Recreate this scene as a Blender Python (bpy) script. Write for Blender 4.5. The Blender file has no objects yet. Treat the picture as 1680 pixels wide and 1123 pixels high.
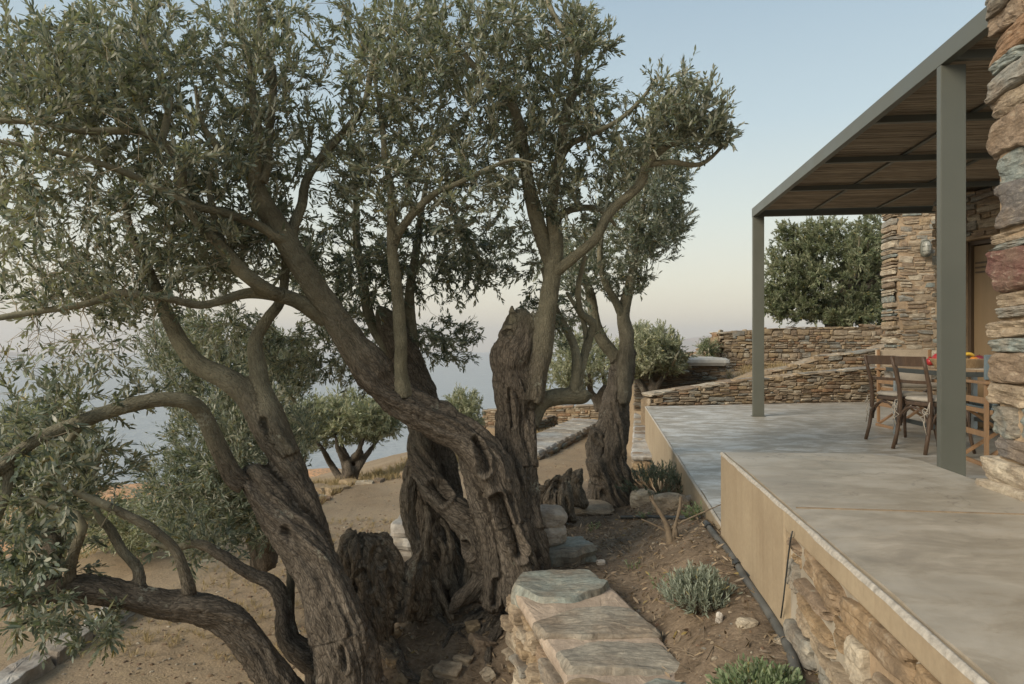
import bpy, bmesh, math, random
import numpy as np
from mathutils import Vector, Matrix, Euler
from mathutils.kdtree import KDTree
R = math.radians
rng = np.random.default_rng(7)
random.seed(7)
S = bpy.context.scene
COL = S.collection
# ---------------------------------------------------------------- camera, world, sun, exposure
# the camera's eye is the origin of the survey: the terrace floor lies 0.97 m below it, the sea 108 m below
cam_d = bpy.data.cameras.new('camera'); cam = bpy.data.objects.new('camera', cam_d); COL.objects.link(cam)
cam.location = (0, 0, 0); cam.rotation_euler = (R(90), 0, 0)
cam_d.sensor_width = 36; cam_d.lens = 24.0; cam_d.shift_y = 0.0039
cam_d.clip_start = 0.05; cam_d.clip_end = 60000
S.camera = cam
F, CX, CY = 1120.0, 840.0, 568.0
def P(px, py, D): return Vector(((px-CX)/F*D, D, -(py-CY)/F*D))
S.view_settings.view_transform = 'Standard'; S.view_settings.look = 'None'
S.view_settings.gamma = 1; S.view_settings.use_curve_mapping = False
S.view_settings.exposure = 1.26
SUN_EL, SUN_AZ = 6.0, 235.0     # azimuth clockwise from +Y
W = bpy.data.worlds.new('World'); S.world = W; W.use_nodes = True
wn = W.node_tree.nodes; wl = W.node_tree.links; wn.clear()
sky = wn.new('ShaderNodeTexSky'); sky.sky_type = 'NISHITA'; sky.sun_disc = False
sky.sun_elevation = R(SUN_EL); sky.sun_rotation = R(SUN_AZ); sky.altitude = 100
sky.air_density = 1.0; sky.dust_density = 1.2; sky.ozone_density = 1.5
bg = wn.new('ShaderNodeBackground'); bg.inputs[1].default_value = 0.15
wo = wn.new('ShaderNodeOutputWorld')
# dusk sky: pale blue overhead, cream towards the horizon, mixed over the physical sky
tc = wn.new('ShaderNodeTexCoord'); sx = wn.new('ShaderNodeSeparateXYZ'); cr = wn.new('ShaderNodeValToRGB')
mx = wn.new('ShaderNodeMix'); mx.data_type = 'RGBA'; mx.inputs[0].default_value = 0.85
wl.new(tc.outputs['Generated'], sx.inputs[0]); wl.new(sx.outputs['Z'], cr.inputs[0])
e = cr.color_ramp.elements
SKY = [(0.0, (0.82, 0.68, 0.54)), (0.035, (0.83, 0.72, 0.57)), (0.09, (0.80, 0.745, 0.61)), (0.18, (0.67, 0.70, 0.635)),
       (0.30, (0.49, 0.585, 0.62)), (0.47, (0.335, 0.44, 0.525)), (1.0, (0.26, 0.33, 0.42))]
SKYGAIN = 3.3
while len(e) < len(SKY): e.new(0.5)
for el, (p, c) in zip(e, SKY): el.position = p; el.color = (*c, 1)
gain = wn.new('ShaderNodeVectorMath'); gain.operation = 'SCALE'; gain.inputs[3].default_value = SKYGAIN
wl.new(cr.outputs[0], gain.inputs[0])
wl.new(sky.outputs[0], mx.inputs[6]); wl.new(gain.outputs[0], mx.inputs[7])
wl.new(mx.outputs[2], bg.inputs[0]); wl.new(bg.outputs[0], wo.inputs[0])
sd = bpy.data.lights.new('sun', 'SUN'); so = bpy.data.objects.new('sun', sd); COL.objects.link(so)
sd.energy = 2.0; sd.angle = R(32); sd.color = (1.0, 0.88, 0.72)
SD_AZ, SD_EL = 235, 28
_sdir = Vector((math.sin(R(SD_AZ))*math.cos(R(SD_EL)), math.cos(R(SD_AZ))*math.cos(R(SD_EL)), math.sin(R(SD_EL))))
so.rotation_euler = _sdir.to_track_quat('Z', 'Y').to_euler()

# ---------------------------------------------------------------- object helpers
def tag(o, label=None, cat=None, group=None, kind=None):
    if label: o['label'] = label
    if cat: o['category'] = cat
    if group: o['group'] = group
    if kind: o['kind'] = kind
    return o
def mesh_np(name, V, Fc, mat=None, smooth=False, attrs=None):
    """Fc: (n,3) or (n,4) int array (or a list of such arrays)"""
    me = bpy.data.meshes.new(name)
    fs = Fc if isinstance(Fc, list) else [Fc]
    fs = [np.asarray(f, dtype=np.int32) for f in fs if len(f)]
    V = np.asarray(V, dtype=np.float32)
    me.vertices.add(len(V)); me.vertices.foreach_set('co', V.ravel())
    nl = sum(f.size for f in fs); npoly = sum(len(f) for f in fs)
    me.loops.add(nl); me.polygons.add(npoly)
    me.loops.foreach_set('vertex_index', np.concatenate([f.ravel() for f in fs]))
    tot = np.concatenate([np.full(len(f), f.shape[1], dtype=np.int32) for f in fs])
    st = np.concatenate([[0], np.cumsum(tot)[:-1]]).astype(np.int32)
    me.polygons.foreach_set('loop_start', st)
    me.polygons.foreach_set('use_smooth', np.full(npoly, smooth))
    me.update(calc_edges=True)
    if attrs:
        for k, a in attrs.items():
            at = me.attributes.new(k, 'FLOAT', 'POINT'); at.data.foreach_set('value', np.asarray(a, dtype=np.float32))
    if mat: me.materials.append(mat)
    return me
def link(name, me, parent=None, loc=None, rot=None):
    o = bpy.data.objects.new(name, me); COL.objects.link(o)
    if parent: o.parent = parent
    if loc is not None: o.location = loc
    if rot is not None: o.rotation_euler = rot
    return o
def empty(name, loc=(0, 0, 0), rz=0.0):
    o = bpy.data.objects.new(name, None); COL.objects.link(o); o.location = loc; o.rotation_euler = (0, 0, rz)
    o.empty_display_size = 0.1
    return o
def copy_tree(o, parent=None):
    c = o.copy(); COL.objects.link(c); c.parent = parent
    for ch in list(o.children): copy_tree(ch, c)
    return c
class MB:
    """collects shapes, then links them as one mesh object"""
    def __init__(s): s.V = []; s.F = []; s.n = 0
    def add(s, V, Fq):
        V = np.asarray(V, float); s.V.append(V); s.F += [tuple(i+s.n for i in f) for f in Fq]; s.n += len(V)
    def box(s, c, d, rot=None, M=None):
        hx, hy, hz = d[0]/2, d[1]/2, d[2]/2
        V = [Vector((x*hx, y*hy, z*hz)) for z in (-1, 1) for y in (-1, 1) for x in (-1, 1)]
        if rot is not None:
            E = Euler(rot).to_matrix(); V = [E @ v for v in V]
        V = [v+Vector(c) for v in V]
        if M is not None: V = [M @ v for v in V]
        s.add([tuple(v) for v in V], [(0, 2, 3, 1), (4, 5, 7, 6), (0, 1, 5, 4), (2, 6, 7, 3), (0, 4, 6, 2), (1, 3, 7, 5)])
        return s
    def bar(s, a, b, w, h, up=(0, 0, 1)):
        a = Vector(a); b = Vector(b); t = (b-a).normalized(); u = Vector(up)
        sd_ = t.cross(u)
        if sd_.length < 1e-4: sd_ = t.cross(Vector((0, 1, 0)))
        sd_.normalize(); u = sd_.cross(t).normalized()
        V = []
        for p in (a, b):
            for sx_, sy_ in ((-1, -1), (1, -1), (1, 1), (-1, 1)): V.append(tuple(p+sd_*sx_*w/2+u*sy_*h/2))
        s.add(V, [(0, 1, 2, 3), (7, 6, 5, 4), (0, 4, 5, 1), (1, 5, 6, 2), (2, 6, 7, 3), (3, 7, 4, 0)])
        return s
    def tube(s, pts, rad, k=8, caps=True):
        V, Fq = tube_np([tuple(p) for p in pts], rad if hasattr(rad, '__len__') else [rad]*len(pts), k)
        s.add(V, [tuple(f) for f in Fq.tolist()])
        if caps:
            n = len(pts); b = s.n-n*k
            s.F.append(tuple(b+i for i in reversed(range(k)))); s.F.append(tuple(b+(n-1)*k+i for i in range(k)))
        return s
    def prism(s, poly, z0, z1):
        n = len(poly); V = [(x, y, z0) for x, y in poly]+[(x, y, z1) for x, y in poly]
        s.add(V, [tuple(reversed(range(n))), tuple(range(n, 2*n))]+[(i, (i+1) % n, n+(i+1) % n, n+i) for i in range(n)])
        return s
    def build(s, name, mat, parent=None, smooth=False, bevel=0, loc=None):
        me = bpy.data.meshes.new(name); me.from_pydata(np.concatenate(s.V).tolist(), [], s.F)
        if bevel:
            bm = bmesh.new(); bm.from_mesh(me)
            ed = [e_ for e_ in bm.edges if len(e_.link_faces) == 2 and e_.calc_face_angle(0) > 0.6]
            bmesh.ops.bevel(bm, geom=ed, offset=bevel, segments=2, affect='EDGES', profile=0.6)
            bm.to_mesh(me); bm.free()
        if smooth:
            for p in me.polygons: p.use_smooth = True
        me.materials.append(mat)
        return link(name, me, parent, loc)
def tube_np(pts, rad, k=6):
    p = np.asarray(pts, float); n = len(p); rad = np.asarray(rad, float)
    t = np.gradient(p, axis=0); t /= np.linalg.norm(t, axis=1, keepdims=True)+1e-9
    u = np.zeros_like(p); a = np.array([0, 0, 1.0]) if abs(t[0, 2]) < .9 else np.array([1.0, 0, 0])
    cur = a-t[0]*a.dot(t[0]); cur /= np.linalg.norm(cur)
    for i in range(n):
        cur = cur-t[i]*cur.dot(t[i]); cur /= np.linalg.norm(cur)+1e-9; u[i] = cur
    v = np.cross(t, u); th = np.arange(k)*2*np.pi/k
    V = p[:, None]+rad[:, None, None]*(np.cos(th)[None, :, None]*u[:, None]+np.sin(th)[None, :, None]*v[:, None])
    i = np.arange(n-1)[:, None]; j = np.arange(k)[None]; j2 = (j+1) % k
    Fq = np.stack([i*k+j, i*k+j2, (i+1)*k+j2, (i+1)*k+j], -1).reshape(-1, 4)
    return V.reshape(-1, 3), Fq
# vectorised value noise
_perm = np.random.default_rng(3).permutation(4096).astype(np.int64)
_val = np.random.default_rng(4).random(4096)
def vnoise(p):
    p = np.asarray(p, float); i = np.floor(p).astype(np.int64); f = p-i; f = f*f*(3-2*f)
    def h(a, b, c): return _val[_perm[(_perm[(_perm[a & 4095]+b) & 4095]+c) & 4095]]
    r = 0
    for dx in (0, 1):
        wx = f[:, 0] if dx else 1-f[:, 0]
        for dy in (0, 1):
            wy = f[:, 1] if dy else 1-f[:, 1]
            for dz in (0, 1):
                wz = f[:, 2] if dz else 1-f[:, 2]
                r = r+wx*wy*wz*h(i[:, 0]+dx, i[:, 1]+dy, i[:, 2]+dz)
    return r*2-1
def fbm(p, o=4):
    p = np.asarray(p, float); r = 0; a = 1.0; s_ = 0
    for _ in range(o): r = r+a*vnoise(p); s_ += a; p = p*2.03+11.3; a *= .5
    return r/s_
def sst(a, b, x):
    t = np.clip((x-a)/(b-a), 0, 1); return t*t*(3-2*t)

# ---------------------------------------------------------------- materials
class NT:
    def __init__(s, name, rough=.8, spec=.3):
        s.m = bpy.data.materials.new(name); s.m.use_nodes = True; s.t = s.m.node_tree; s.t.nodes.clear()
        s.b = s.n('BsdfPrincipled'); s.o = s.n('OutputMaterial'); s.l(s.b.outputs[0], s.o.inputs[0])
        s.b.inputs['Roughness'].default_value = rough; s.b.inputs['Specular IOR Level'].default_value = spec
        s._tc = None
    def n(s, k, **kw):
        nd = s.t.nodes.new('ShaderNode'+k)
        for a, v in kw.items(): setattr(nd, a, v)
        return nd
    def l(s, a, b): s.t.links.new(a, b)
    def obj(s, scale=(1, 1, 1), kind='Object'):
        if s._tc is None: s._tc = s.n('TexCoord')
        mp = s.n('Mapping'); mp.inputs['Scale'].default_value = scale; s.l(s._tc.outputs[kind], mp.inputs[0]); return mp.outputs[0]
    def geo(s, scale=(1, 1, 1)):
        g = s.n('NewGeometry'); mp = s.n('Mapping'); mp.inputs['Scale'].default_value = scale; s.l(g.outputs['Position'], mp.inputs[0]); return mp.outputs[0]
    def noise(s, vec, scale, det=5, rough=.55, dist=0):
        nd = s.n('TexNoise'); nd.inputs['Scale'].default_value = scale; nd.inputs['Detail'].default_value = det
        nd.inputs['Roughness'].default_value = rough; nd.inputs['Distortion'].default_value = dist
        if vec is not None: s.l(vec, nd.inputs['Vector'])
        return nd.outputs[0]
    def vor(s, vec, scale, feat='F1', rnd=1):
        nd = s.n('TexVoronoi'); nd.feature = feat; nd.inputs['Scale'].default_value = scale; nd.inputs['Randomness'].default_value = rnd
        s.l(vec, nd.inputs['Vector']); return nd
    def ramp(s, fac, stops, interp='LINEAR'):
        r = s.n('ValToRGB'); r.color_ramp.interpolation = interp; el = r.color_ramp.elements
        while len(el) < len(stops): el.new(.5)
        for q, (p, c) in zip(el, stops):
            q.position = p; q.color = (c, c, c, 1) if isinstance(c, (int, float)) else (*c, 1)
        s.l(fac, r.inputs[0]); return r.outputs[0]
    def mix(s, fac, a, b, mode='MIX'):
        m = s.n('Mix'); m.data_type = 'RGBA'; m.blend_type = mode
        for v, i in ((fac, 0), (a, 6), (b, 7)):
            if isinstance(v, (int, float)): m.inputs[i].default_value = v if i == 0 else (v, v, v, 1)
            elif isinstance(v, tuple): m.inputs[i].default_value = (*v, 1)
            else: s.l(v, m.inputs[i])
        return m.outputs[2]
    def math(s, op, a, b=0.0, c=0.0):
        m = s.n('Math'); m.operation = op
        for i, v in enumerate((a, b, c)):
            if isinstance(v, (int, float)): m.inputs[i].default_value = v
            else: s.l(v, m.inputs[i])
        return m.outputs[0]
    def col(s, c):
        if isinstance(c, tuple): s.b.inputs['Base Color'].default_value = (*c, 1)
        else: s.l(c, s.b.inputs['Base Color'])
    def rough(s, r): s.l(r, s.b.inputs['Roughness'])
    def bump(s, h, strength=.5, dist=.01):
        b = s.n('Bump'); b.inputs['Strength'].default_value = strength; b.inputs['Distance'].default_value = dist
        s.l(h, b.inputs['Height'])
        if s.b.inputs['Normal'].is_linked:
            s.l(s.b.inputs['Normal'].links[0].from_socket, b.inputs['Normal'])
        s.l(b.outputs[0], s.b.inputs['Normal'])
def rand_id(m):
    """one random number per object and per loose piece"""
    oi = m.n('ObjectInfo'); g = m.n('NewGeometry')
    return m.math('FRACT', m.math('ADD', m.math('MULTIPLY', oi.outputs['Random'], 7.31), g.outputs['Random Per Island']))
TAN = (.335, .27, .19); OCHRE = (.325, .245, .15); GREY = (.24, .235, .205); BLUEG = (.21, .235, .215); RUST = (.25, .155, .09)
PALE = (.43, .375, .285); DARK = (.13, .115, .095); MAROON = (.15, .075, .062); BROWN = (.24, .18, .125)
def stone_mat(name, palette, gain=1.0, fine=14, lay=3.5, st=None):
    m = NT(name, .88, .25)
    rid = rand_id(m); n = len(palette)
    base = m.ramp(rid, [((i+.0)/n, tuple(c*gain for c in p)) for i, p in enumerate(palette)], 'CONSTANT')
    g = m.geo(); gl = m.geo(st or (1.0, 1.0, lay))
    n1 = m.noise(g, fine*.35, 6, .6); n2 = m.noise(gl, fine, 8, .7); n3 = m.noise(g, fine*5, 4, .6)
    c = m.mix(m.ramp(n1, [(.42, 0), (.62, .65)]), base, tuple(v*.8*gain for v in BROWN))
    c = m.mix(m.ramp(n2, [(.55, 0), (.72, .55)]), c, tuple(v*gain for v in PALE))
    c = m.mix(1.0, c, m.ramp(n2, [(.25, .45), (.5, 1.0), (.8, 1.25)]), 'MULTIPLY')
    c = m.mix(.5, c, m.ramp(n3, [(.3, .6), (.7, 1.3)]), 'MULTIPLY')
    c = m.mix(m.ramp(m.vor(g, fine*.8).outputs['Distance'], [(.04, .5), (.10, 0)]), c, (.40, .38, .30))
    m.col(c); m.bump(n2, .9, .012); m.bump(n3, .5, .004)
    return m.m
def simple(name, col, rough=.6, var=.25, scale=20, bump=.2, spec=.4, metal=0, stretch=(1, 1, 1)):
    m = NT(name, rough, spec); v = m.obj(stretch); n = m.noise(v, scale, 6, .6)
    m.col(m.mix(1.0, m.mix(0, col, col), m.ramp(n, [(.25, 1-var), (.75, 1+var)]), 'MULTIPLY'))
    m.b.inputs['Metallic'].default_value = metal
    if bump: m.bump(n, bump, .004)
    return m.m
M = {}
M['stone_warm'] = stone_mat('stone_warm', [TAN, OCHRE, TAN, PALE, BROWN, OCHRE, GREY, TAN, BROWN, OCHRE, PALE, RUST], 1.0)
M['stone_house'] = stone_mat('stone_house', [TAN, PALE, GREY, TAN, BROWN, BLUEG, PALE, OCHRE, TAN, GREY, BROWN, TAN], 1.05)
M['stone_dark'] = stone_mat('stone_dark', [GREY, BROWN, DARK, GREY, BROWN, TAN, DARK, BLUEG], .75)
M['stone_coping'] = stone_mat('stone_coping', [BLUEG, GREY, TAN, GREY, BLUEG], 1.15, 9)
for nm_, c_ in dict(tan=TAN, ochre=OCHRE, grey=GREY, blue=BLUEG, rust=RUST, pale=PALE, dark=(.14, .13, .12), maroon=MAROON, brown=BROWN).items():
    M['st_'+nm_] = stone_mat('stone_'+nm_, [c_], 1.1, 16)
def mortar_mat(name, c, b=.8):
    m = NT(name, .95, .1); g = m.geo(); n = m.noise(g, 26, 8, .7); n2 = m.noise(g, 5, 4)
    k = m.mix(1.0, m.mix(m.ramp(n2, [(.4, 0), (.65, 1)]), c, tuple(v*.72 for v in c)), m.ramp(n, [(.25, .7), (.75, 1.2)]), 'MULTIPLY')
    m.col(k); m.bump(n, b, .012); return m.m
M['mortar'] = mortar_mat('mortar', (.40, .30, .20)); M['mortar_pink'] = mortar_mat('mortar_pink', (.46, .375, .295))
M['mortar_dark'] = mortar_mat('mortar_dark', (.25, .19, .125))
def soil_mat():
    m = NT('soil', .95, .12); g = m.geo()
    big = m.noise(g, .8, 5, .6); mid = m.noise(g, 7, 6, .65); fine = m.noise(g, 60, 5, .7); gv = m.vor(g, 45).outputs['Distance']
    at = m.n('Attribute'); at.attribute_name = 'bed'
    at2 = m.n('Attribute'); at2.attribute_name = 'far'
    path = m.mix(m.ramp(big, [(.35, 0), (.65, 1)]), (.25, .185, .118), (.31, .24, .16))
    path = m.mix(m.ramp(m.noise(g, 2.6, 6, .7), [(.52, 0), (.68, .6)]), path, (.35, .27, .165))
    bed = m.mix(m.ramp(mid, [(.35, 0), (.65, 1)]), (.12, .09, .062), (.225, .172, .12))
    c = m.mix(at.outputs['Fac'], path, bed)
    hn = m.noise(g, .05, 6, .7); hn2 = m.noise(g, .4, 6, .7)
    hill = m.mix(m.ramp(hn, [(.4, 0), (.6, 1)]), (.68, .35, .16), (.46, .27, .14))  # orange of low sunlight on the far coast is painted into this colour
    hill = m.mix(m.ramp(hn2, [(.5, 0), (.6, .85)]), hill, (.07, .085, .05))
    c = m.mix(at2.outputs['Fac'], c, hill)
    c = m.mix(1.0, c, m.ramp(fine, [(.25, .62), (.75, 1.28)]), 'MULTIPLY')
    c = m.mix(m.ramp(gv, [(.10, .35), (.22, 0)]), c, (.36, .29, .21))
    m.col(c); m.bump(mid, .6, .03); m.bump(fine, .7, .008); m.bump(gv, .3, .006)
    return m.m
M['soil'] = soil_mat()
def plaster_mat():
    m = NT('tan_plaster', .75, .25); g = m.geo(); n = m.noise(g, 3.2, 6, .6); f = m.noise(g, 55, 4)
    st = m.noise(m.geo((9, 9, .8)), 2.2, 5, .6)
    c = m.mix(m.ramp(n, [(.35, 0), (.68, 1)]), (.31, .245, .165), (.37, .30, .205))
    c = m.mix(m.ramp(st, [(.52, 0), (.75, .5)]), c, (.245, .185, .12))
    s2 = m.vor(g, 60).outputs['Distance']
    c = m.mix(m.ramp(m.math('ADD', s2, m.math('MULTIPLY', m.noise(g, 4, 2), .5)), [(.23, .6), (.27, 0)]), c, (.12, .09, .06))
    c = m.mix(1.0, c, m.ramp(f, [(.3, .93), (.7, 1.06)]), 'MULTIPLY')
    m.col(c); m.bump(n, .3, .02); m.bump(f, .15, .003); return m.m
M['plaster'] = plaster_mat()
def cement_mat(name, worn_sheen):
    m = NT(name, .45, .5); g = m.geo(); n = m.noise(g, 1.3, 7, .62, .4); n2 = m.noise(g, 5.5, 7, .68, .6); f = m.noise(g, 70, 4)
    tr = m.noise(m.geo((1.0, 1.9, 1)), 3.0, 9, .72, .45)
    c = m.mix(m.ramp(n, [(.36, 0), (.64, 1)]), (.30, .265, .205), (.385, .34, .27))
    c = m.mix(m.ramp(tr, [(.38, .6), (.52, 0)]), c, (.245, .215, .17))
    wp = m.ramp(tr, [(.48, 0), (.56, .6), (.66, 1.0)])
    if worn_sheen:   # worn pale scuffs with reflected sky painted in, towards the open edge
        sp = m.n('SeparateXYZ'); m.l(m.geo(), sp.inputs[0])
        ln = m.math('SUBTRACT', sp.outputs[0], m.math('MULTIPLY', sp.outputs[1], .138))
        edge = m.ramp(m.math('MULTIPLY', ln, .25), [(.3, 1), (1.0, .2)])
        wp = m.mix(1.0, wp, edge, 'MULTIPLY')
        c = m.mix(wp, c, (.60, .60, .57))
    else:
        c = m.mix(m.mix(1.0, wp, .35, 'MULTIPLY'), c, (.47, .45, .40))
    c = m.mix(1.0, c, m.ramp(n2, [(.3, .86), (.7, 1.12)]), 'MULTIPLY')
    ck = m.n('TexVoronoi'); ck.feature = 'DISTANCE_TO_EDGE'; ck.inputs['Scale'].default_value = .75; wv = m.n('VectorMath'); wv.operation = 'ADD'; m.l(g, wv.inputs[0]); nc = m.n('TexNoise'); nc.inputs['Scale'].default_value = 2.2; nc.inputs['Detail'].default_value = 6; m.l(g, nc.inputs['Vector']); m.l(nc.outputs['Color'], wv.inputs[1]); m.l(wv.outputs[0], ck.inputs['Vector'])
    c = m.mix(m.mix(1.0, m.ramp(ck.outputs[0], [(0, .55), (.0022, 0)]), m.ramp(m.noise(g, .9, 2), [(.5, 0), (.6, 1)]), 'MULTIPLY'), c, (.12, .10, .08))
    dr = m.vor(g, 16).outputs['Distance']; c = m.mix(m.ramp(dr, [(.05, .3), (.09, 0)]), c, (.22, .19, .15))
    m.col(c); m.rough(m.ramp(n2, [(.3, .30), (.7, .58)])); m.bump(n2, .12, .01); m.bump(f, .08, .002); return m.m
M['cement'] = cement_mat('cement', True); M['cement_dry'] = cement_mat('cement_dry', False)
M['worn_edge'] = simple('worn_edge', (.37, .34, .29), .8, .4, 60, .5)
M['worn_joint'] = simple('worn_joint', (.24, .185, .125), .9, .3, 30, .2)
M['concrete'] = simple('concrete', (.36, .35, .32), .85, .25, 6, .5)
M['slate_path'] = stone_mat('slate_path', [(.36, .36, .34), (.33, .31, .27), (.40, .39, .36)], 1.0, 5)
M['white_rock'] = stone_mat('white_rock', [(.50, .46, .40)], 1.0, 8)
def metal_paint():
    m = NT('olive_grey_paint', .42, .5); g = m.geo(); n = m.noise(g, 3, 4); f = m.noise(g, 160, 3)
    m.col(m.mix(m.ramp(n, [(.3, 0), (.7, 1)]), (.088, .092, .074), (.102, .105, .085))); m.bump(f, .08, .001)
    m.rough(m.ramp(n, [(.3, .36), (.7, .5)])); return m.m
M['paint'] = metal_paint()
def reed_mat():
    m = NT('reed', .8, .2); rid = rand_id(m); n = m.noise(m.geo((2, 40, 40)), 1, 4)
    c = m.ramp(rid, [(0, (.27, .215, .155)), (.4, (.38, .31, .225)), (.7, (.32, .26, .19)), (1, (.46, .385, .29))])
    m.col(m.mix(1.0, c, m.ramp(n, [(.3, .6), (.7, 1.2)]), 'MULTIPLY')); return m.m
M['reed'] = reed_mat()
def wood(name, a, b, sc=(30, 30, 3), rough=.5):
    m = NT(name, rough, .4); n = m.noise(m.obj(sc), 1, 6, .65, .6)
    m.col(m.mix(m.ramp(n, [(.3, 0), (.7, 1)]), a, b)); m.bump(n, .15, .002); return m.m
M['dark_wood'] = wood('dark_wood', (.055, .034, .022), (.115, .073, .045)); M['orange_wood'] = wood('orange_wood', (.235, .135, .068), (.33, .20, .105))
M['table_wood'] = wood('table_wood', (.24, .16, .09), (.36, .255, .155), (4, 40, 40), .6); M['door'] = wood('door_paint', (.22, .155, .085), (.25, .175, .10), (20, 20, 2))
M['door_dark'] = wood('door_dark', (.07, .05, .032), (.10, .07, .045)); M['cane'] = wood('cane', (.25, .16, .08), (.42, .30, .17), (60, 60, 20))
def fabric(name, c):
    m = NT(name, .92, .1); n = m.noise(m.obj(), 260, 2); n2 = m.noise(m.obj(), 9, 4)
    m.col(m.mix(1.0, m.mix(1.0, c, m.ramp(n, [(.3, .8), (.7, 1.15)]), 'MULTIPLY'), m.ramp(n2, [(.3, .88), (.7, 1.1)]), 'MULTIPLY')); m.bump(n2, .4, .01); return m.m
M['linen'] = fabric('linen', (.40, .36, .30)); M['bluegrey'] = fabric('bluegrey_cloth', (.16, .20, .215)); M['beige'] = fabric('beige_canvas', (.46, .385, .29))
M['iron'] = simple('iron', (.05, .055, .05), .5, .2, 30, .1); M['galv'] = simple('galvanised', (.33, .36, .36), .45, .2, 14, .1, metal=.4)
M['black'] = simple('black_rubber', (.035, .038, .038), .55, .3, 12, .1)
M['hose'] = simple('dusty_hose', (.085, .085, .078), .7, .45, 9, .2)
M['dark_void'] = simple('dark_interior', (.03, .024, .018), .9, .1, 5, 0)
M['red'] = simple('red_fruit', (.38, .03, .03), .35, .3, 12, .05); M['yellow'] = simple('yellow_fruit', (.62, .40, .05), .4, .15, 8, .05); M['plum'] = simple('plum_fruit', (.17, .025, .035), .35, .3, 8, .05); M['orange'] = simple('orange_fruit', (.55, .20, .03), .45, .15, 30, .1)
M['frost'] = simple('frosted_glass', (.27, .27, .235), .35, .1, 10, 0, .5)
def leaf_mat(name, top, under, transl=.25, var=.35):
    m = NT(name, .48, .35); g = m.n('NewGeometry'); rid = rand_id(m)
    a = m.mix(m.ramp(rid, [(0, 0), (1, 1)]), tuple(v*(1-var) for v in top), tuple(v*(1+var) for v in top))
    a = m.mix(m.ramp(rid, [(.955, 0), (.965, .8)]), a, (.24, .18, .05))
    u = m.mix(m.ramp(rid, [(0, 0), (1, 1)]), tuple(v*(1-var*.5) for v in under), tuple(v*(1+var*.5) for v in under))
    c = m.mix(g.outputs['Backfacing'], a, u)
    m.col(c); m.rough(m.ramp(rid, [(0, .38), (1, .6)]))
    tr = m.n('BsdfTranslucent'); m.l(m.mix(1.0, c, (.9, 1.0, .5), 'MULTIPLY'), tr.inputs[0])
    ms = m.n('MixShader'); ms.inputs[0].default_value = transl
    m.l(m.b.outputs[0], ms.inputs[1]); m.l(tr.outputs[0], ms.inputs[2]); m.l(ms.outputs[0], m.o.inputs[0]); return m.m
M['leaf'] = leaf_mat('olive_leaf', (.135, .160, .118), (.34, .345, .28))
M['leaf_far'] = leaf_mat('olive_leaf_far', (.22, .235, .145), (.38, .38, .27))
M['leaf_bush'] = leaf_mat('evergreen_leaf', (.14, .165, .09), (.24, .25, .16))
M['lavender'] = leaf_mat('lavender_leaf', (.23, .26, .20), (.30, .33, .26), .15, .25)
M['herb'] = leaf_mat('herb_leaf', (.17, .225, .115), (.25, .29, .18), .3, .3); M['rosemary'] = leaf_mat('rosemary_leaf', (.075, .105, .07), (.15, .18, .14), .1, .3)
M['dry'] = leaf_mat('dry_grass', (.36, .27, .14), (.36, .28, .16), .2, .3); M['litter'] = leaf_mat('fallen_leaf', (.20, .15, .095), (.25, .20, .14), .05, .5)
def bark_mat(name, young, old, sc=1.0):
    """grey-brown fissured bark where the wood is thick ('thick' attribute), smooth olive-grey skin where it is thin"""
    m = NT(name, .9, .15)
    at = m.n('Attribute'); at.attribute_name = 'thick'
    av = m.n('Attribute'); av.attribute_name = 'grain'
    g = m.geo(); mid = m.noise(g, 9*sc, 6, .6)
    gr = m.noise(av.outputs['Vector'], 1.0, 7, .7, .3)
    gr2 = m.vor(av.outputs['Vector'], 1.6, 'DISTANCE_TO_EDGE').outputs[0]
    fine = m.noise(g, 120*sc, 5, .7)
    o = m.mix(m.ramp(gr, [(.36, 0), (.62, 1)]), tuple(v*.5 for v in old), tuple(v*1.4 for v in old))
    o = m.mix(m.ramp(mid, [(.45, 0), (.7, .7)]), o, (.19, .158, .122))
    o = m.mix(m.ramp(gr2, [(.0, .75), (.12, 0)]), o, tuple(v*.35 for v in old))
    y = m.mix(m.ramp(mid, [(.35, 0), (.65, 1)]), tuple(v*.75 for v in young), tuple(v*1.3 for v in young))
    c = m.mix(at.outputs['Fac'], y, o)
    lich = m.noise(g, 5.5, 3, .5); lf = m.noise(g, 60, 3, .7)
    lm = m.mix(1.0, m.ramp(lich, [(.66, 0), (.72, 1)]), m.ramp(lf, [(.45, 0), (.6, .8)]), 'MULTIPLY')
    c = m.mix(lm, c, (.36, .36, .29))
    c = m.mix(1.0, c, m.ramp(fine, [(.25, .7), (.75, 1.25)]), 'MULTIPLY')
    m.col(c); m.bump(gr, 1.0, .018); m.bump(m.ramp(gr2, [(0, 0), (.2, 1)]), .5, .008); m.bump(fine, .35, .004); return m.m
M['bark'] = bark_mat('olive_bark', (.215, .20, .14), (.148, .126, .10))
M['bark_grey'] = bark_mat('dead_olive_wood', (.24, .21, .165), (.215, .18, .135))
M['twig'] = simple('twig_bark', (.26, .215, .145), .85, .35, 30, .3)
M['dead_twig'] = simple('dead_twig', (.165, .128, .088), .9, .4, 30, .3)
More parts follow.
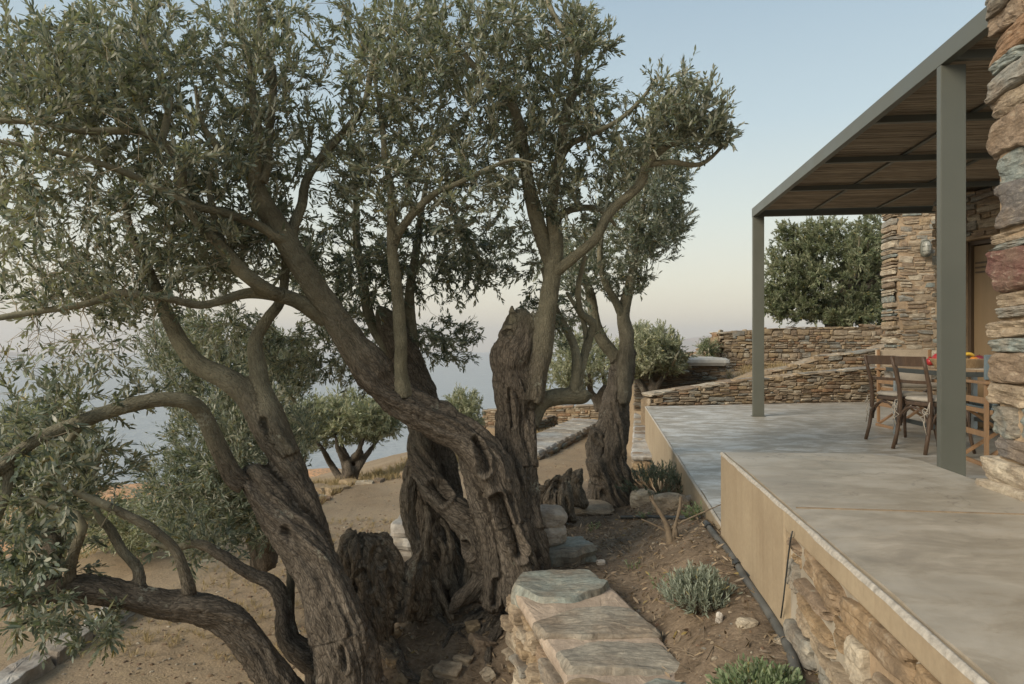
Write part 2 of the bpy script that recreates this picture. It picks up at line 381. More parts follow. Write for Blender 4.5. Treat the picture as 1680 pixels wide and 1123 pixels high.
# ---------------------------------------------------------------- ground, sea, far land
def terr(x, y):
    x = np.asarray(x, float); y = np.asarray(y, float)
    bed = np.interp(y, [0, 3.5, 6, 8, 10.7, 12], [-1.20, -1.22, -1.40, -1.75, -2.1, -2.25])
    pl = .63+.138*y
    bed = bed+.21*sst(-.55, -.08, x-pl)*(1-sst(4.5, 7.5, y))
    xl = np.interp(y, [0, 2.4, 3.2, 3.42, 7, 9.5, 11, 13], [.55, .34, .17, .05, .3, 1.0, 1.75, 2.3])
    tb = np.interp(y, [2.4, 3.2, 3.75, 5, 8], [-1.80, -1.62, -1.45, -1.42, -1.8])
    p = -2.3+.03*np.sin(y*.7)
    h = p+(np.minimum(tb, bed)-p)*sst(-1.75, -.45, x-xl)
    h = h+(bed-h)*sst(-.10, .06, x-xl)
    h = h+(p-h)*sst(10.6, 11.6, y)
    # made ground behind the terrace
    hi = -.98+.45*sst(3.0, 6.0, x)
    h = h+(hi-h)*sst(2.5, 3.0, x)*sst(11.9, 12.4, y)
    up = .16+.03*np.clip(y-17, 0, 30)
    h = h+(up-h)*sst(4.9, 5.2, x-.33*(y-16.7))*sst(16.75, 17.0, y)
    h = h+(-1.95-h)*sst(19.6, 19.9, y)*(1-sst(3.2, 4.8, x-.10*(y-16.7)))
    h = np.where((x > pl+.10) & (y < 11.2), -1.6, h)
    ex = np.interp(y, [-50, 6, 11.2, 12.8, 13.5, 17.8, 19.8, 30, 60, 400], [-3.35, -3.3, -2.6, -.6, .4, 1.9, 2.6, 9, 35, 330])
    d = (ex-x)*np.interp(y, [10, 16], [1, .62])
    r = np.hypot(x, y)
    co = -101-(r-300)*.0235
    out = -2.32-.10*np.clip(d, 0, 2)-.40*np.clip(d-2, 0, None)
    out = np.maximum(out, np.minimum(co, -100.5))
    out = np.where(r > 640, co-2, out)
    dd = np.clip(d, 0, 1e9)
    q = np.stack([x*.08, y*.08, x*0], -1).reshape(-1, 3)
    nz = fbm(q, 4).reshape(x.shape)*np.minimum(dd*.05, 2.5)
    h = np.where(d > 0, out+nz, h)
    h = np.where(d <= 0, np.maximum(h-np.clip(y-25, 0, None)*.42-np.clip(x-25, 0, None)*.02, -100.8-.0*x), h)
    return h, d, xl
def micro(x, y):
    q = np.stack([x, y, x*0], -1).reshape(-1, 3)
    return (fbm(q*1.6, 4)*.035+fbm(q*9, 3)*.009).reshape(x.shape)
def ground(x, y):
    X = np.array([float(x)]); Y = np.array([float(y)])
    return float(terr(X, Y)[0][0]+micro(X, Y)[0])
def gpix(px, py, lo=.8, hi=30):
    """the point of the ground seen at a pixel of the photograph"""
    D = np.concatenate([np.arange(lo, 8, .01), np.arange(8, hi, .05)])
    X = (px-CX)/F*D; Z = -(py-CY)/F*D
    g = terr(X, D)[0]+micro(X, D)
    k = np.argmax(Z < g) if (Z < g).any() else len(D)-1
    return Vector((X[k], D[k], g[k]))
def axis(*segs):
    a = []
    for lo, hi, st in segs:
        n = max(2, int(round((hi-lo)/st))); a.append(np.linspace(lo, hi, n, endpoint=False))
    return np.concatenate(a)
gx = np.concatenate([-np.geomspace(900, 12, 70), axis((-12, -4, .25), (-4, 2.6, .045), (2.6, 12, .2)), np.geomspace(12, 420, 30)])
gy = np.concatenate([axis((-30, -2, 2), (-2, 1, .25), (1, 6.5, .045), (6.5, 22, .11)), np.geomspace(22, 760, 75)])
GX, GY = np.meshgrid(gx, gy); H, DD, XL = terr(GX, GY)
near = (GY < 60) & (GX > -40)
H = H+np.where(near, micro(GX, GY), 0)
nx, ny = len(gx), len(gy)
ii = (np.arange(ny-1)[:, None]*nx+np.arange(nx-1)[None]).ravel()
Fq = np.stack([ii, ii+1, ii+1+nx, ii+nx], -1)
bedA = sst(-1.5, -.5, GX-XL)*(1-sst(8.5, 11, GY))
farA = sst(15, 60, DD)
tm = mesh_np('hillside_ground', np.stack([GX, GY, H], -1).reshape(-1, 3), Fq, M['soil'], True, dict(bed=bedA.ravel(), far=farA.ravel()))
tag(link('ground', tm), kind='structure')
seam = NT('sea_water', .32, .5); gpos = seam.geo((1, 1, 1)); w1 = seam.noise(gpos, .05, 5, .6); w2 = seam.noise(seam.geo((.002, .006, 1)), 1, 5, .6)
seam.col(seam.mix(seam.ramp(w2, [(.35, 0), (.65, 1)]), (.24, .265, .275), (.30, .32, .325))); seam.bump(w1, .9, 6.0); seam.rough(seam.ramp(w2, [(.3, .28), (.7, .42)]))
sb = MB(); n_ = 40; rr = 12000.0
sb.add([(math.cos(a*2*math.pi/n_)*rr, math.sin(a*2*math.pi/n_)*rr, -108) for a in range(n_)], [tuple(range(n_))])
tag(sb.build('sea', seam.m), kind='structure')
def island(name, x0, x1, y, hmax, label, seed):
    xs = np.linspace(x0, x1, 120); ys = np.linspace(y-900, y+900, 24); X, Y = np.meshgrid(xs, ys)
    env = np.sin(np.clip((X-x0)/(x1-x0), 0, 1)*np.pi)**.6*np.cos(np.clip((Y-y)/900, -1, 1)*np.pi/2)**.8
    q = np.stack([X/900+seed, Y/900, X*0], -1).reshape(-1, 3)
    Z = -112+(hmax+112)*env*(.75+.35*fbm(q, 5).reshape(X.shape))
    i_ = (np.arange(23)[:, None]*120+np.arange(119)[None]).ravel()
    me = mesh_np(name, np.stack([X, Y, Z], -1).reshape(-1, 3), np.stack([i_, i_+1, i_+121, i_+120], -1), M['island'], True)
    return tag(link(name, me), label, kind='structure')
im = NT('island_rock', .95, .1); im.col(im.mix(im.ramp(im.noise(im.geo(), .004, 6, .6), [(.4, 0), (.6, 1)]), (.38, .26, .20), (.28, .22, .17))); M['island'] = im.m
island('island', 1450, 5200, 8800, 260, 'pale pink island lying across the sea', 1.3)
island('far_island', -9200, -5200, 7000, 95, 'faint low island on the left horizon', 5.3)
hz = MB(); hz.box((0, 0, 100), (26000, 26000, 424)); hm = bpy.data.materials.new('haze_air'); hm.use_nodes = True; hn = hm.node_tree; hn.nodes.clear()
pv = hn.nodes.new('ShaderNodeVolumePrincipled'); pv.inputs['Density'].default_value = 1.6e-4; pv.inputs['Color'].default_value = (.93, .94, .96, 1); pv.inputs['Anisotropy'].default_value = .1
hn.links.new(pv.outputs[0], hn.nodes.new('ShaderNodeOutputMaterial').inputs['Volume'])
HAZE = tag(hz.build('haze', hm), 'thin sea haze', kind='stuff')

# ---------------------------------------------------------------- stones
def stone_variants(name, n, cuts, rough, seed, mat, smooth=False):
    out = []
    for k in range(n):
        bm = bmesh.new(); bmesh.ops.create_cube(bm, size=1)
        bmesh.ops.subdivide_edges(bm, edges=bm.edges[:], cuts=cuts, use_grid_fill=True)
        V = np.array([v.co[:] for v in bm.verts])
        # rounded, chipped block
        q = np.abs(V*2); ln = (q**10).sum(1)**(1/10); V = V/np.maximum(ln, 1e-6)[:, None]
        r_ = np.random.default_rng(seed*50+k)
        sk = r_.uniform(-.11, .11, 4); V = V*np.array([1, 1, 1.0])
        V[:, 2] += V[:, 0]*sk[0]; V[:, 0] += V[:, 2]*sk[1]; V[:, 0] *= 1+sk[2]*V[:, 2]*1.4; V[:, 2] *= 1+sk[3]*V[:, 0]*1.6
        off = r_.uniform(0, 99, 3)
        V = V+rough*np.stack([fbm(V*2.3+off+j*17, 3) for j in range(3)], -1)
        if cuts > 4:
            V = V+.035*np.stack([fbm(V*7+off+j*5, 3) for j in range(3)], -1)
            V[:, 1] += rough*.25*fbm(np.stack([V[:, 0]*2, V[:, 2]*0, V[:, 2]*9], -1)+off, 3)
        for v, c in zip(bm.verts, V): v.co = c
        me = bpy.data.meshes.new(name); bm.to_mesh(me); bm.free(); me.materials.append(mat)
        if smooth:
            for p in me.polygons: p.use_smooth = True
        out.append(me)
    return out
def as_np(me):
    V = np.empty(len(me.vertices)*3, np.float32); me.vertices.foreach_get('co', V)
    return V.reshape(-1, 3), [tuple(p.vertices) for p in me.polygons]
def stone_wall(parent, A, B, zb, top, variants, core_mat, course=(.07, .14), width=(.12, .34), depth=.12, gap=.012, thick=.35,
               limit=300, seed=1, skew=0.0, top_stones=None, cap=True, holes=(), proud=.03, strict=False, inset=.022, free=(0, 0)):
    """A,B: plan points of the visible face, seen with the face on the right-hand side when walking A->B; zb: base (number or list); top: [(t, z)...]"""
    r_ = random.Random(seed); A = Vector((A[0], A[1], 0)); B = Vector((B[0], B[1], 0)); L = (B-A).length; U = (B-A)/L
    N = Vector((U.y, -U.x, 0))       # outward
    tz = lambda u: float(np.interp(u/L, [t for t, z in top], [z for t, z in top]))
    bz = lambda u: zb if not isinstance(zb, list) else float(np.interp(u/L, [t for t, z in zb], [z for t, z in zb]))
    # core
    n = max(2, int(L/.25)); V = []; Fc = []
    for i in range(n+1):
        u = free[0]+(L-free[0]-free[1])*i/n; p = A+U*u-N*inset
        for back in (0, 1):
            for z in (bz(u)-.05, tz(u)-.02):
                q = p-N*(thick*back); V.append((q.x, q.y, z))
    for i in range(n):
        a = i*4; b = a+4
        Fc += [(a, b, b+1, a+1), (a+2, a+3, b+3, b+2), (a+1, b+1, b+3, a+3)]
    Fc += [(0, 1, 3, 2), (n*4, n*4+2, n*4+3, n*4+1)]
    mb = MB()
    if not holes: mb.add(V, Fc)
    else:
        zt = max(z for t, z in top)-.02
        for (u0, u1, z0, z1) in holes:
            for (a, b, c, d) in ((0, u0, zb, zt), (u1, L, zb, zt), (u0, u1, z1, zt)):
                if b-a < .02 or d-c < .02: continue
                m_ = A+U*((a+b)/2)-N*(inset+thick/2)
                mb.box((m_.x, m_.y, (c+d)/2), (b-a, thick, d-c), rot=(0, 0, math.atan2(U.y, U.x)))
    core = mb.build('mortar_core', core_mat, parent)
    items = []
    zmin = min(z for t, z in zb) if isinstance(zb, list) else zb
    zmax = max(z for t, z in top); z = zmin
    while z < zmax:
        ch = r_.uniform(*course)*r_.choice((.7, 1, 1, 1.2)); u = -r_.uniform(0, width[0])
        while u < L:
            w = r_.uniform(*width)*r_.choice((.7, 1, 1, 1.25)); sub = 1
            if r_.random() < .34 and ch > course[0]*1.2: sub = 2
            for k in range(sub):
                h = ch/sub; uc = u+w/2; zc = z+(k+.5)*h+skew*(uc-L/2)
                if zc-h*.3 > tz(min(max(uc, 0), L)) or zc < bz(min(max(uc, 0), L))-.02 or uc < -.02 or uc > L+.02: continue
                if strict and zc+h*.5 > tz(min(max(uc, 0), L))+.004: continue
                if any(u0-w*.35 < uc < u1+w*.35 and z0-.02 < zc < z1+h*.3 for u0, u1, z0, z1 in holes): continue
                ww = min(w-gap, 2*(L+.01-uc), 2*(uc+.02)) if (uc+w/2 > L or uc-w/2 < 0) else w-gap
                if ww < .03: continue
                hh = (h-gap)*r_.uniform(.82, 1.06)
                dp = depth*r_.uniform(.75, 1.25)
                if (free[0] and uc-w/2 < free[0]) or (free[1] and uc+w/2 > L-free[1]): dp = thick*.95
                c = A+U*uc-N*(dp/2-proud*r_.uniform(.0, 1.0))
                items.append((Vector((c.x, c.y, zc+r_.uniform(-.22, .22)*h)), ww*1.02, dp, hh, r_.uniform(-.09, .09), r_.uniform(-.06, .06), r_.randrange(len(variants))))
            u += w
        z += ch
    if cap and top_stones:
        u = 0
        while u < L:
            w = r_.uniform(*top_stones); uc = u+w/2
            c = A+U*min(uc, L)-N*(thick*.5)
            sl = math.atan2(tz(min(uc+.1, L))-tz(max(uc-.1, 0)), .2)
            items.append((Vector((c.x, c.y, tz(min(uc, L))-.005)), w*.98, thick+.06, course[0]*.8*r_.uniform(.8, 1.2), -sl, 0, r_.randrange(len(variants))))
            u += w
    def mat_of(it):
        p, w, d, h, ry, rz, k = it
        return Matrix.Translation(p) @ Matrix.Rotation(math.atan2(U.y, U.x)+rz, 4, 'Z') @ Matrix.Rotation(ry, 4, 'Y') @ Matrix.Diagonal((w, d, h, 1))
    items.sort(key=lambda it: -(it[1]*it[3])/(it[0].length**2))
    for it in items[:limit]:
        o = link('stone', variants[it[6]], parent); o.matrix_local = mat_of(it)
    rest = items[limit:]
    if rest:
        Vs, Fs, n = [], [], 0; cache = [as_np(v) for v in variants]
        for it in rest:
            V0, F0 = cache[it[6]]; m_ = np.array(mat_of(it)); V1 = V0 @ m_[:3, :3].T+m_[:3, 3]
            Vs.append(V1); Fs += [tuple(i+n for i in f) for f in F0]; n += len(V1)
        me = bpy.data.meshes.new('small_stones'); me.from_pydata(np.concatenate(Vs).tolist(), [], Fs); me.materials.append(variants[0].materials[0])
        tag(link('small_stones', me, parent), kind='stuff')
    return core
def slab(name, poly, zt, thick, mat, parent=None, rough=.012, seed=0, n=56, chip=.02, flat=False):
    """a rough flat stone with the plan outline poly"""
    pts = [Vector((p[0], p[1])) for p in poly]; per = [(pts[(i+1) % len(pts)]-pts[i]).length for i in range(len(pts))]; T = sum(per)
    out = []
    for k in range(n):
        s_ = T*k/n; i = 0
        while s_ > per[i]: s_ -= per[i]; i += 1
        out.append(pts[i].lerp(pts[(i+1) % len(pts)], s_/per[i]))
    o_ = np.array([[p.x, p.y] for p in out]); c = o_.mean(0)
    for _ in range(1): o_ = .5*o_+.25*(np.roll(o_, 1, 0)+np.roll(o_, -1, 0))
    nz = fbm(np.concatenate([o_*14, np.full((n, 1), seed*3.3)], 1), 3); dirs = (o_-c); dl = np.linalg.norm(dirs, axis=1, keepdims=True)
    o_ = o_+dirs/dl*nz[:, None]*chip
    rings = [(.12, 0), (.3, 0), (.5, 0), (.68, 0), (.84, 0), (.94, -.002), (1, -.25*thick), (1.01, -.6*thick), (.985, -thick), (.5, -thick)]
    V = []
    for s_, dz in rings:
        q = c+(o_-c)*s_; zz = np.full(n, zt+dz)
        a = fbm(np.concatenate([q*5, np.full((n, 1), seed+1.0)], 1), 4)*rough*2.2+fbm(np.concatenate([q*np.array([4, 26]), np.full((n, 1), seed+5.0)], 1), 3)*rough*.7
        if dz > -.01: zz = zz+a
        else: q = q+dirs/dl*(fbm(np.concatenate([o_*10, np.full((n, 1), seed+dz*90)], 1), 2)*chip*.8)[:, None]
        V.append(np.concatenate([q, zz[:, None]], 1))
    V = np.concatenate(V+[np.array([[c[0], c[1], zt]])]); Fq = []
    for j in range(len(rings)-1):
        for k in range(n): Fq.append((j*n+k, (j+1)*n+k, (j+1)*n+(k+1) % n, j*n+(k+1) % n))
    ci = len(V)-1
    me = bpy.data.meshes.new(name); me.from_pydata(V.tolist(), [], Fq+[(ci, k, (k+1) % n) for k in range(n)]+[tuple(reversed([(len(rings)-1)*n+k for k in range(n)]))]); me.materials.append(mat)
    return link(name, me, parent)
def rock(name, c, dims, mat, parent=None, seed=0, sub=3, rough=.25, rz=0, tilt=0, boxy=3.0):
    bm = bmesh.new(); bmesh.ops.create_icosphere(bm, subdivisions=sub, radius=1); V = np.array([v.co[:] for v in bm.verts])
    q = (np.abs(V)**boxy).sum(1)**(1/boxy); V = V/q[:, None]
    V = V*(1+rough*fbm(V*1.5+seed*7.7, 4))[:, None]+rough*.12*fbm(V*7+seed, 3)[:, None]
    V = V*np.array(dims)/2
    for v, p in zip(bm.verts, V): v.co = p
    me = bpy.data.meshes.new(name); bm.to_mesh(me); bm.free(); me.materials.append(mat)
    o = link(name, me, parent, c, (tilt, 0, rz)); return o
SV_warm = stone_variants('warm_stone', 12, 2, .13, 1, M['stone_warm']); SV_house = stone_variants('house_stone', 12, 2, .13, 2, M['stone_house'])
SV_dark = stone_variants('dark_stone', 8, 2, .14, 3, M['stone_dark'])
SV_big = stone_variants('rubble_stone', 8, 8, .15, 4, M['stone_warm'])
SV_base = stone_variants('schist_block', 8, 13, .11, 9, stone_mat('schist', [TAN, (.30, .215, .125), BROWN, TAN, GREY, TAN, PALE, (.31, .22, .13)], .95, 13, 1.6))
SV_coping = stone_variants('coping_stone', 5, 3, .06, 5, M['slate_path'])

# ---------------------------------------------------------------- terrace
pu = lambda D: .648+.129*D       # plan line of the raised slab's outer wall
plw = lambda D: .625+.138*D      # the lower floor's outer wall
ri = lambda D: 1.565+.13*D       # inner edge of the raised slab, also the pillar's face
terrace = tag(empty('terrace', (2.2, 5, -.97)), 'grey polished cement terrace with tan plastered edge walls and a raised slab in front', 'terrace')
def tb(mb, name, mat, bevel=0, smooth=False, par=None):
    o = mb.build(name, mat, None, smooth, bevel); o.parent = par or terrace; o.matrix_parent_inverse = (par or terrace).matrix_basis.inverted() if par is None else Matrix()
    return o
def edge_wave(seed, t, amp): return amp*float(fbm(np.array([[t*3.1, seed*9.1, 0]]), 3)[0])
low = [(plw(3.55)+.012, 3.55), (9.5, 3.55), (9.5, 12.3), (6.2, 11.85)]
n = 60
for i in range(n+1):
    D = 10.97+(3.55-10.97)*i/n
    low.append((plw(D)+.012+edge_wave(1, D, .012), D))
tb(MB().prism(low[1:], -1.10, -.97), 'floor', M['cement'], bevel=0)
up_ = [(ri(.2), .2), (ri(3.3), 3.3)]
for a in range(0, 7): up_.append((ri(3.3)-.25+.25*math.cos(a*math.pi/12), 3.3+.25*math.sin(a*math.pi/12)*1.05))
up_ += [(pu(3.6)+.02, 3.6)]
for i in range(n+1):
    D = 3.6+(.2-3.6)*i/n
    up_.append((pu(D)+.012+edge_wave(2, D, .010), D))
tb(MB().prism(up_, -1.0, -.56), 'raised_slab', M['cement_dry'])
def face(name, line, D0, D1, z0, z1, th, mat, off=0.0, bevel=.006):
    mb = MB(); a = Vector((line(D0)-off, D0, 0)); b = Vector((line(D1)-off, D1, 0)); t = (b-a).normalized(); nrm = Vector((t.y, -t.x, 0))
    if nrm.x < 0: nrm = -nrm
    V = []
    for p in (a, b):
        zz0 = z0 if not callable(z0) else z0(p.y)
        for q in (0, th):
            for z in (zz0, z1): V.append(tuple(p+nrm*q+Vector((0, 0, z))))
    mb.add(V, [(0, 1, 5, 4), (2, 6, 7, 3), (1, 3, 7, 5), (0, 4, 6, 2), (0, 2, 3, 1), (4, 5, 7, 6)]); return tb(mb, name, mat, bevel)
face('lower_edge_wall', plw, 3.55, 10.97, -2.6, -.976, .12, M['plaster'])
face('plaster_wall', pu, 2.36, 3.6, -1.5, -.566, .09, M['plaster'], off=.012)
face('plaster_band', pu, .2, 2.36, -.632, -.566, .09, M['plaster'], off=.012)
tb(MB().box((pu(3.6)+.08, 3.605, -.77), (.16, .02, .40)), 'end_face', M['plaster'])
# chipped, worn arrises
for nm, line, D0, D1, zt, sd_ in (('worn_edge', plw, 3.6, 10.97, -.970, 1), ('worn_edge', pu, .2, 3.6, -.560, 2)):
    k = 240; Vw, Fw = [], []
    for i in range(k+1):
        D = D0+(D1-D0)*i/k; w = .002+.007*float(fbm(np.array([[D*5, sd_*7., 0]]), 4)[0]); dz = .004+.006*abs(float(fbm(np.array([[D*11, sd_*3., 5]]), 3)[0]))
        x = line(D)-(.004 if sd_ == 1 else .014)
        Vw += [(x-.002, D, zt-.010-.006*float(fbm(np.array([[D*9, 3., sd_]]), 3)[0])), (x+.001, D, zt-.004), (x+.006, D, zt+.002), (x+.008+max(w, .002), D, zt+.0025), (x+.011+max(w, .002), D, zt-.004)]
    for i in range(k):
        for j in range(4): Fw.append((i*5+j, i*5+5+j, i*5+6+j, i*5+1+j))
    mb = MB(); mb.add(Vw, Fw); tb(mb, nm, M['worn_edge'], smooth=True)
# rubble base under the band, large flat schist stones
base = empty('rubble_base'); base.parent = terrace; base.matrix_parent_inverse = terrace.matrix_basis.inverted()
stone_wall(base, (pu(2.30), 2.30), (pu(.3), .3), -1.35, [(0, -.620), (1, -.620)], SV_base, M['mortar'], course=(.05, .11), width=(.12, .34), depth=.15, gap=.018, thick=.2, seed=17, proud=.026, limit=200, strict=True, inset=.012)
# the two courses that stick out under the band in pale stone
jb = MB(); jb.box((pu(2.36)+.02+.63, 2.36-.08, -.5583), (1.25, .007, .003), rot=(0, 0, -.128)); tb(jb, 'slab_joint', M['worn_joint'])
# ---------------------------------------------------------------- pergola
bo = lambda D: 2.2+.1185*D
perg = tag(empty('pergola', (bo(9.4), 9.4, -.97)), 'olive grey steel pergola with a reed mat roof over the dining terrace', 'pergola')
def pb(mb, name, mat=None, bevel=.004, **k): return parented(mb.build(name, mat or M['paint'], None, False, bevel), perg)
def parented(o, root):
    o.parent = root; o.matrix_parent_inverse = root.matrix_basis.inverted(); return o
ang = math.atan(.1185); rz = -ang
def along(a, b): return math.atan2(b, a)
for D in (4.35, 9.42):
    pb(MB().box((bo(D)+.078*math.cos(ang), D-.078*math.sin(ang), -.964), (.18, .10, .010), rot=(0, 0, rz)), 'base_plate')
    pb(MB().box((bo(D)+.078*math.cos(ang), D-.078*math.sin(ang), .405), (.15, .055, 2.75), rot=(0, 0, rz)), 'post')
pb(MB().bar((bo(1.6)+.03, 1.6, 1.842), (bo(9.46)+.03, 9.46, 1.842), .055, .122), 'outer_beam')
def xb(D, x1, z, h, w=.05):
    a = Vector((bo(D)+.064, D-.008, z)); L = x1-a.x; return MB().bar(a, (a.x+L, a.y-L*.1185, z), w, h)
for D in (4.28, 5.50, 6.70, 7.90): pb(xb(D, 5.36+.1*(D-7.5) if D < 7 else 5.55, 1.815, .055), 'crossbeam')
pb(xb(9.42, 6.6, 1.835, .105), 'end_beam')
for k, off in enumerate((.80, 1.60, 2.40)):
    pb(MB().bar((bo(4.05)+off, 4.05-off*.118, 1.853), (bo(9.38)+off, 9.38-off*.118, 1.853), .04, .018), 'purlin')
rb = MB(); D = 3.98; q_ = 0
rr_ = random.Random(5)
while D < 9.36:
    rad = rr_.uniform(.008, .0125); a = Vector((bo(D)+.066, D-.008, 1.876+rr_.uniform(-.003, .004))); x1 = 5.5 if D < 8.0 else 6.9; L = x1-a.x
    segs = 3; pts = []
    for s_ in range(segs+1):
        t = s_/segs; pts.append((a.x+L*t, a.y-L*t*.1185+rr_.uniform(-.004, .004), a.z+rr_.uniform(-.003, .003)))
    rb.tube(pts, rad, 5, caps=False); D += rad*1.85
ro = pb(rb, 'reed_mat', M['reed'], 0); tag(ro, kind='stuff')
pb(MB().add([(bo(3.97)+.07, 3.96, 1.893), (5.5, 3.57, 1.893), (6.9, 8.9, 1.893), (bo(9.36)+.07, 9.36, 1.893)], [(0, 1, 2, 3)]) or None, 'backing') if False else None
bk = MB(); bk.prism([(bo(3.97)+.07, 3.96), (5.45, 3.60), (5.5, 8.0), (6.9, 8.0), (6.9, 8.95), (bo(9.36)+.07, 9.36)], 1.890, 1.897); pb(bk, 'light_blocking_sheet', M['reed'], 0)  # unseen sheet added above the reeds to keep light from leaking through

# ---------------------------------------------------------------- house
house = tag(empty('stone_house', (7, 11, -.97)), 'rubble stone house with a brown door behind the pergola', 'house')
def child_empty(name, root):
    o = empty(name); parented(o, root); return o
ew = child_empty('end_wall', house)
stone_wall(ew, (6.30, 11.3), (8.2, 11.0), -1.1, [(0, 2.6), (1, 2.6)], SV_house, M['mortar'], course=(.05, .115), width=(.09, .30), depth=.14, gap=.006, thick=.5, seed=21, limit=280, proud=.022, inset=.008, free=(.08, 0))
sw = child_empty('side_wall', house)
stone_wall(sw, (5.22, 8.45), (5.52, 7.2), -1.0, [(0, 1.79), (1, 1.79)], SV_house, M['mortar'], course=(.06, .13), width=(.12, .34), depth=.14, gap=.008, thick=.35, seed=22, limit=150, holes=((.36, .98, -1.0, 1.24),))
parented(MB().prism([(5.6, 8.45), (8.3, 8.45), (8.3, 11.0), (8.2, 11.4), (8.6, 11.4), (9.0, 7.2), (5.9, 7.2)], -1.0, 1.78).build('inner_mass', M['mortar_dark']), house) if False else None
parented(MB().box((6.9, 8.75, .4), (2.7, .4, 2.75)).build('rear_wall', M['mortar']), house)
U_ = Vector((.30, -1.25, 0)).normalized(); N_ = Vector((U_.y, -U_.x, 0)); A_ = Vector((5.22, 8.45, 0))
def on_side(u, n_, z): p = A_+U_*u+N_*n_; return Vector((p.x, p.y, z))
ar = math.atan2(U_.y, U_.x)
door = parented(MB().box(on_side(.62, -.20, .11), (.56, .04, 2.14), rot=(0, 0, ar)).build('door', M['door'], None, False, .003), house)
for k in range(3):
    s_ = MB().box(on_side(.62, -.172, .98-k*.055), (.40, .012, .018), rot=(0, 0, ar)).build('louvre', M['door_dark']); s_.parent = door; s_.matrix_parent_inverse = door.matrix_basis.inverted()
fr = MB()
for u0 in (.375, .94): fr.box(on_side(u0, -.17, .13), (.045, .08, 2.2), rot=(0, 0, ar))
fr.box(on_side(.66, -.17, 1.215), (.61, .08, .05), rot=(0, 0, ar)); parented(fr.build('door_frame', M['door_dark'], None, False, .003), house)
parented(MB().box(on_side(.68, -.17, 1.285), (.86, .20, .07), rot=(0, 0, ar)).build('lintel', M['dark_wood'], None, False, .004), house)
parented(MB().box(on_side(.66, -.42, .15), (.7, .3, 2.3), rot=(0, 0, ar)).build('doorway_shade', M['dark_void']), house)  # near-black block: the shade of the room behind is in its colour
# near end of the house: a big rubble corner close to the viewer
pil = tag(empty('house_corner', (ri(2.7), 2.7, -.56)), 'tall rough rubble corner of ochre, blue grey and maroon stones beside the raised slab', 'stone wall')
cb = MB(); cb.prism([(ri(.2)+.012, .2), (ri(2.72)+.012, 2.70), (ri(2.72)+.6, 2.65), (ri(.2)+.6, .2)], -.58, 2.6); parented(cb.build('mortar_core', M['mortar']), pil)
rows = [(-75, -20, 'tan'), (-20, 14, 'grey'), (15, 52, 'brown'), (53, 97, 'rust'), (98, 117, 'blue'), (118, 154, 'grey'), (156, 190, 'tan'), (192, 252, 'brown'), (254, 306, 'blue'),
        (309, 378, 'dark'), (381, 398, 'tan'), (399, 412, 'blue'), (414, 477, 'maroon'), (481, 503, 'tan'), (505, 522, 'grey'), (527, 553, 'tan'), (556, 578, 'blue'), (581, 627, 'brown'),
        (630, 664, 'tan'), (668, 716, 'blue'), (719, 752, 'dark'), (754, 792, 'pale')]
rr_ = random.Random(12); Up = Vector((.13, 1, 0)).normalized()
hi_var = {}
for q, (y0, y1, c) in enumerate(rows):
    za, zb_ = -(y0-CY)/F*2.66, -(y1-CY)/F*2.66; zc = (za+zb_)/2; h = (za-zb_)
    D = 2.74+rr_.uniform(-.025, .03); first = True
    while D > .9:
        w = rr_.uniform(.24, .42) if not first else rr_.choice((.22, .30, .42))
        cc = c if first or rr_.random() < .4 else rr_.choice(('tan', 'brown', 'blue', 'ochre', 'grey', 'pale'))
        if cc not in hi_var: hi_var[cc] = stone_variants('quoin_'+cc, 3, 11, .13, 60+len(hi_var), M['st_'+cc])
        nr = 1 if (h > .06 or first) else 1
        Dc = D-w/2; x = ri(Dc)
        o = link('stone', rr_.choice(hi_var[cc]))
        dp = .16
        o.matrix_world = Matrix.Translation((x+dp/2-.008+rr_.uniform(-.018, .018), Dc, zc)) @ Matrix.Rotation(-math.atan(.13)+rr_.uniform(-.04, .04), 4, 'Z') @ Matrix.Rotation(rr_.uniform(-.05, .05), 4, 'X') @ Matrix.Rotation(math.pi/2, 4, 'Z') @ Matrix.Diagonal((w*.97, dp, h*1.04, 1))
        o.parent = pil; o.matrix_parent_inverse = pil.matrix_basis.inverted()
        D -= w+.012; first = False
# low footing course that the corner stands on
parented(slab('footing', [(ri(2.80)-.045, 2.80), (ri(2.80)+.3, 2.76), (ri(.8)+.2, .8), (ri(.8)-.045, .8)], -.528, .05, M['st_pale'], None, .004, 3, 90, .008), pil)

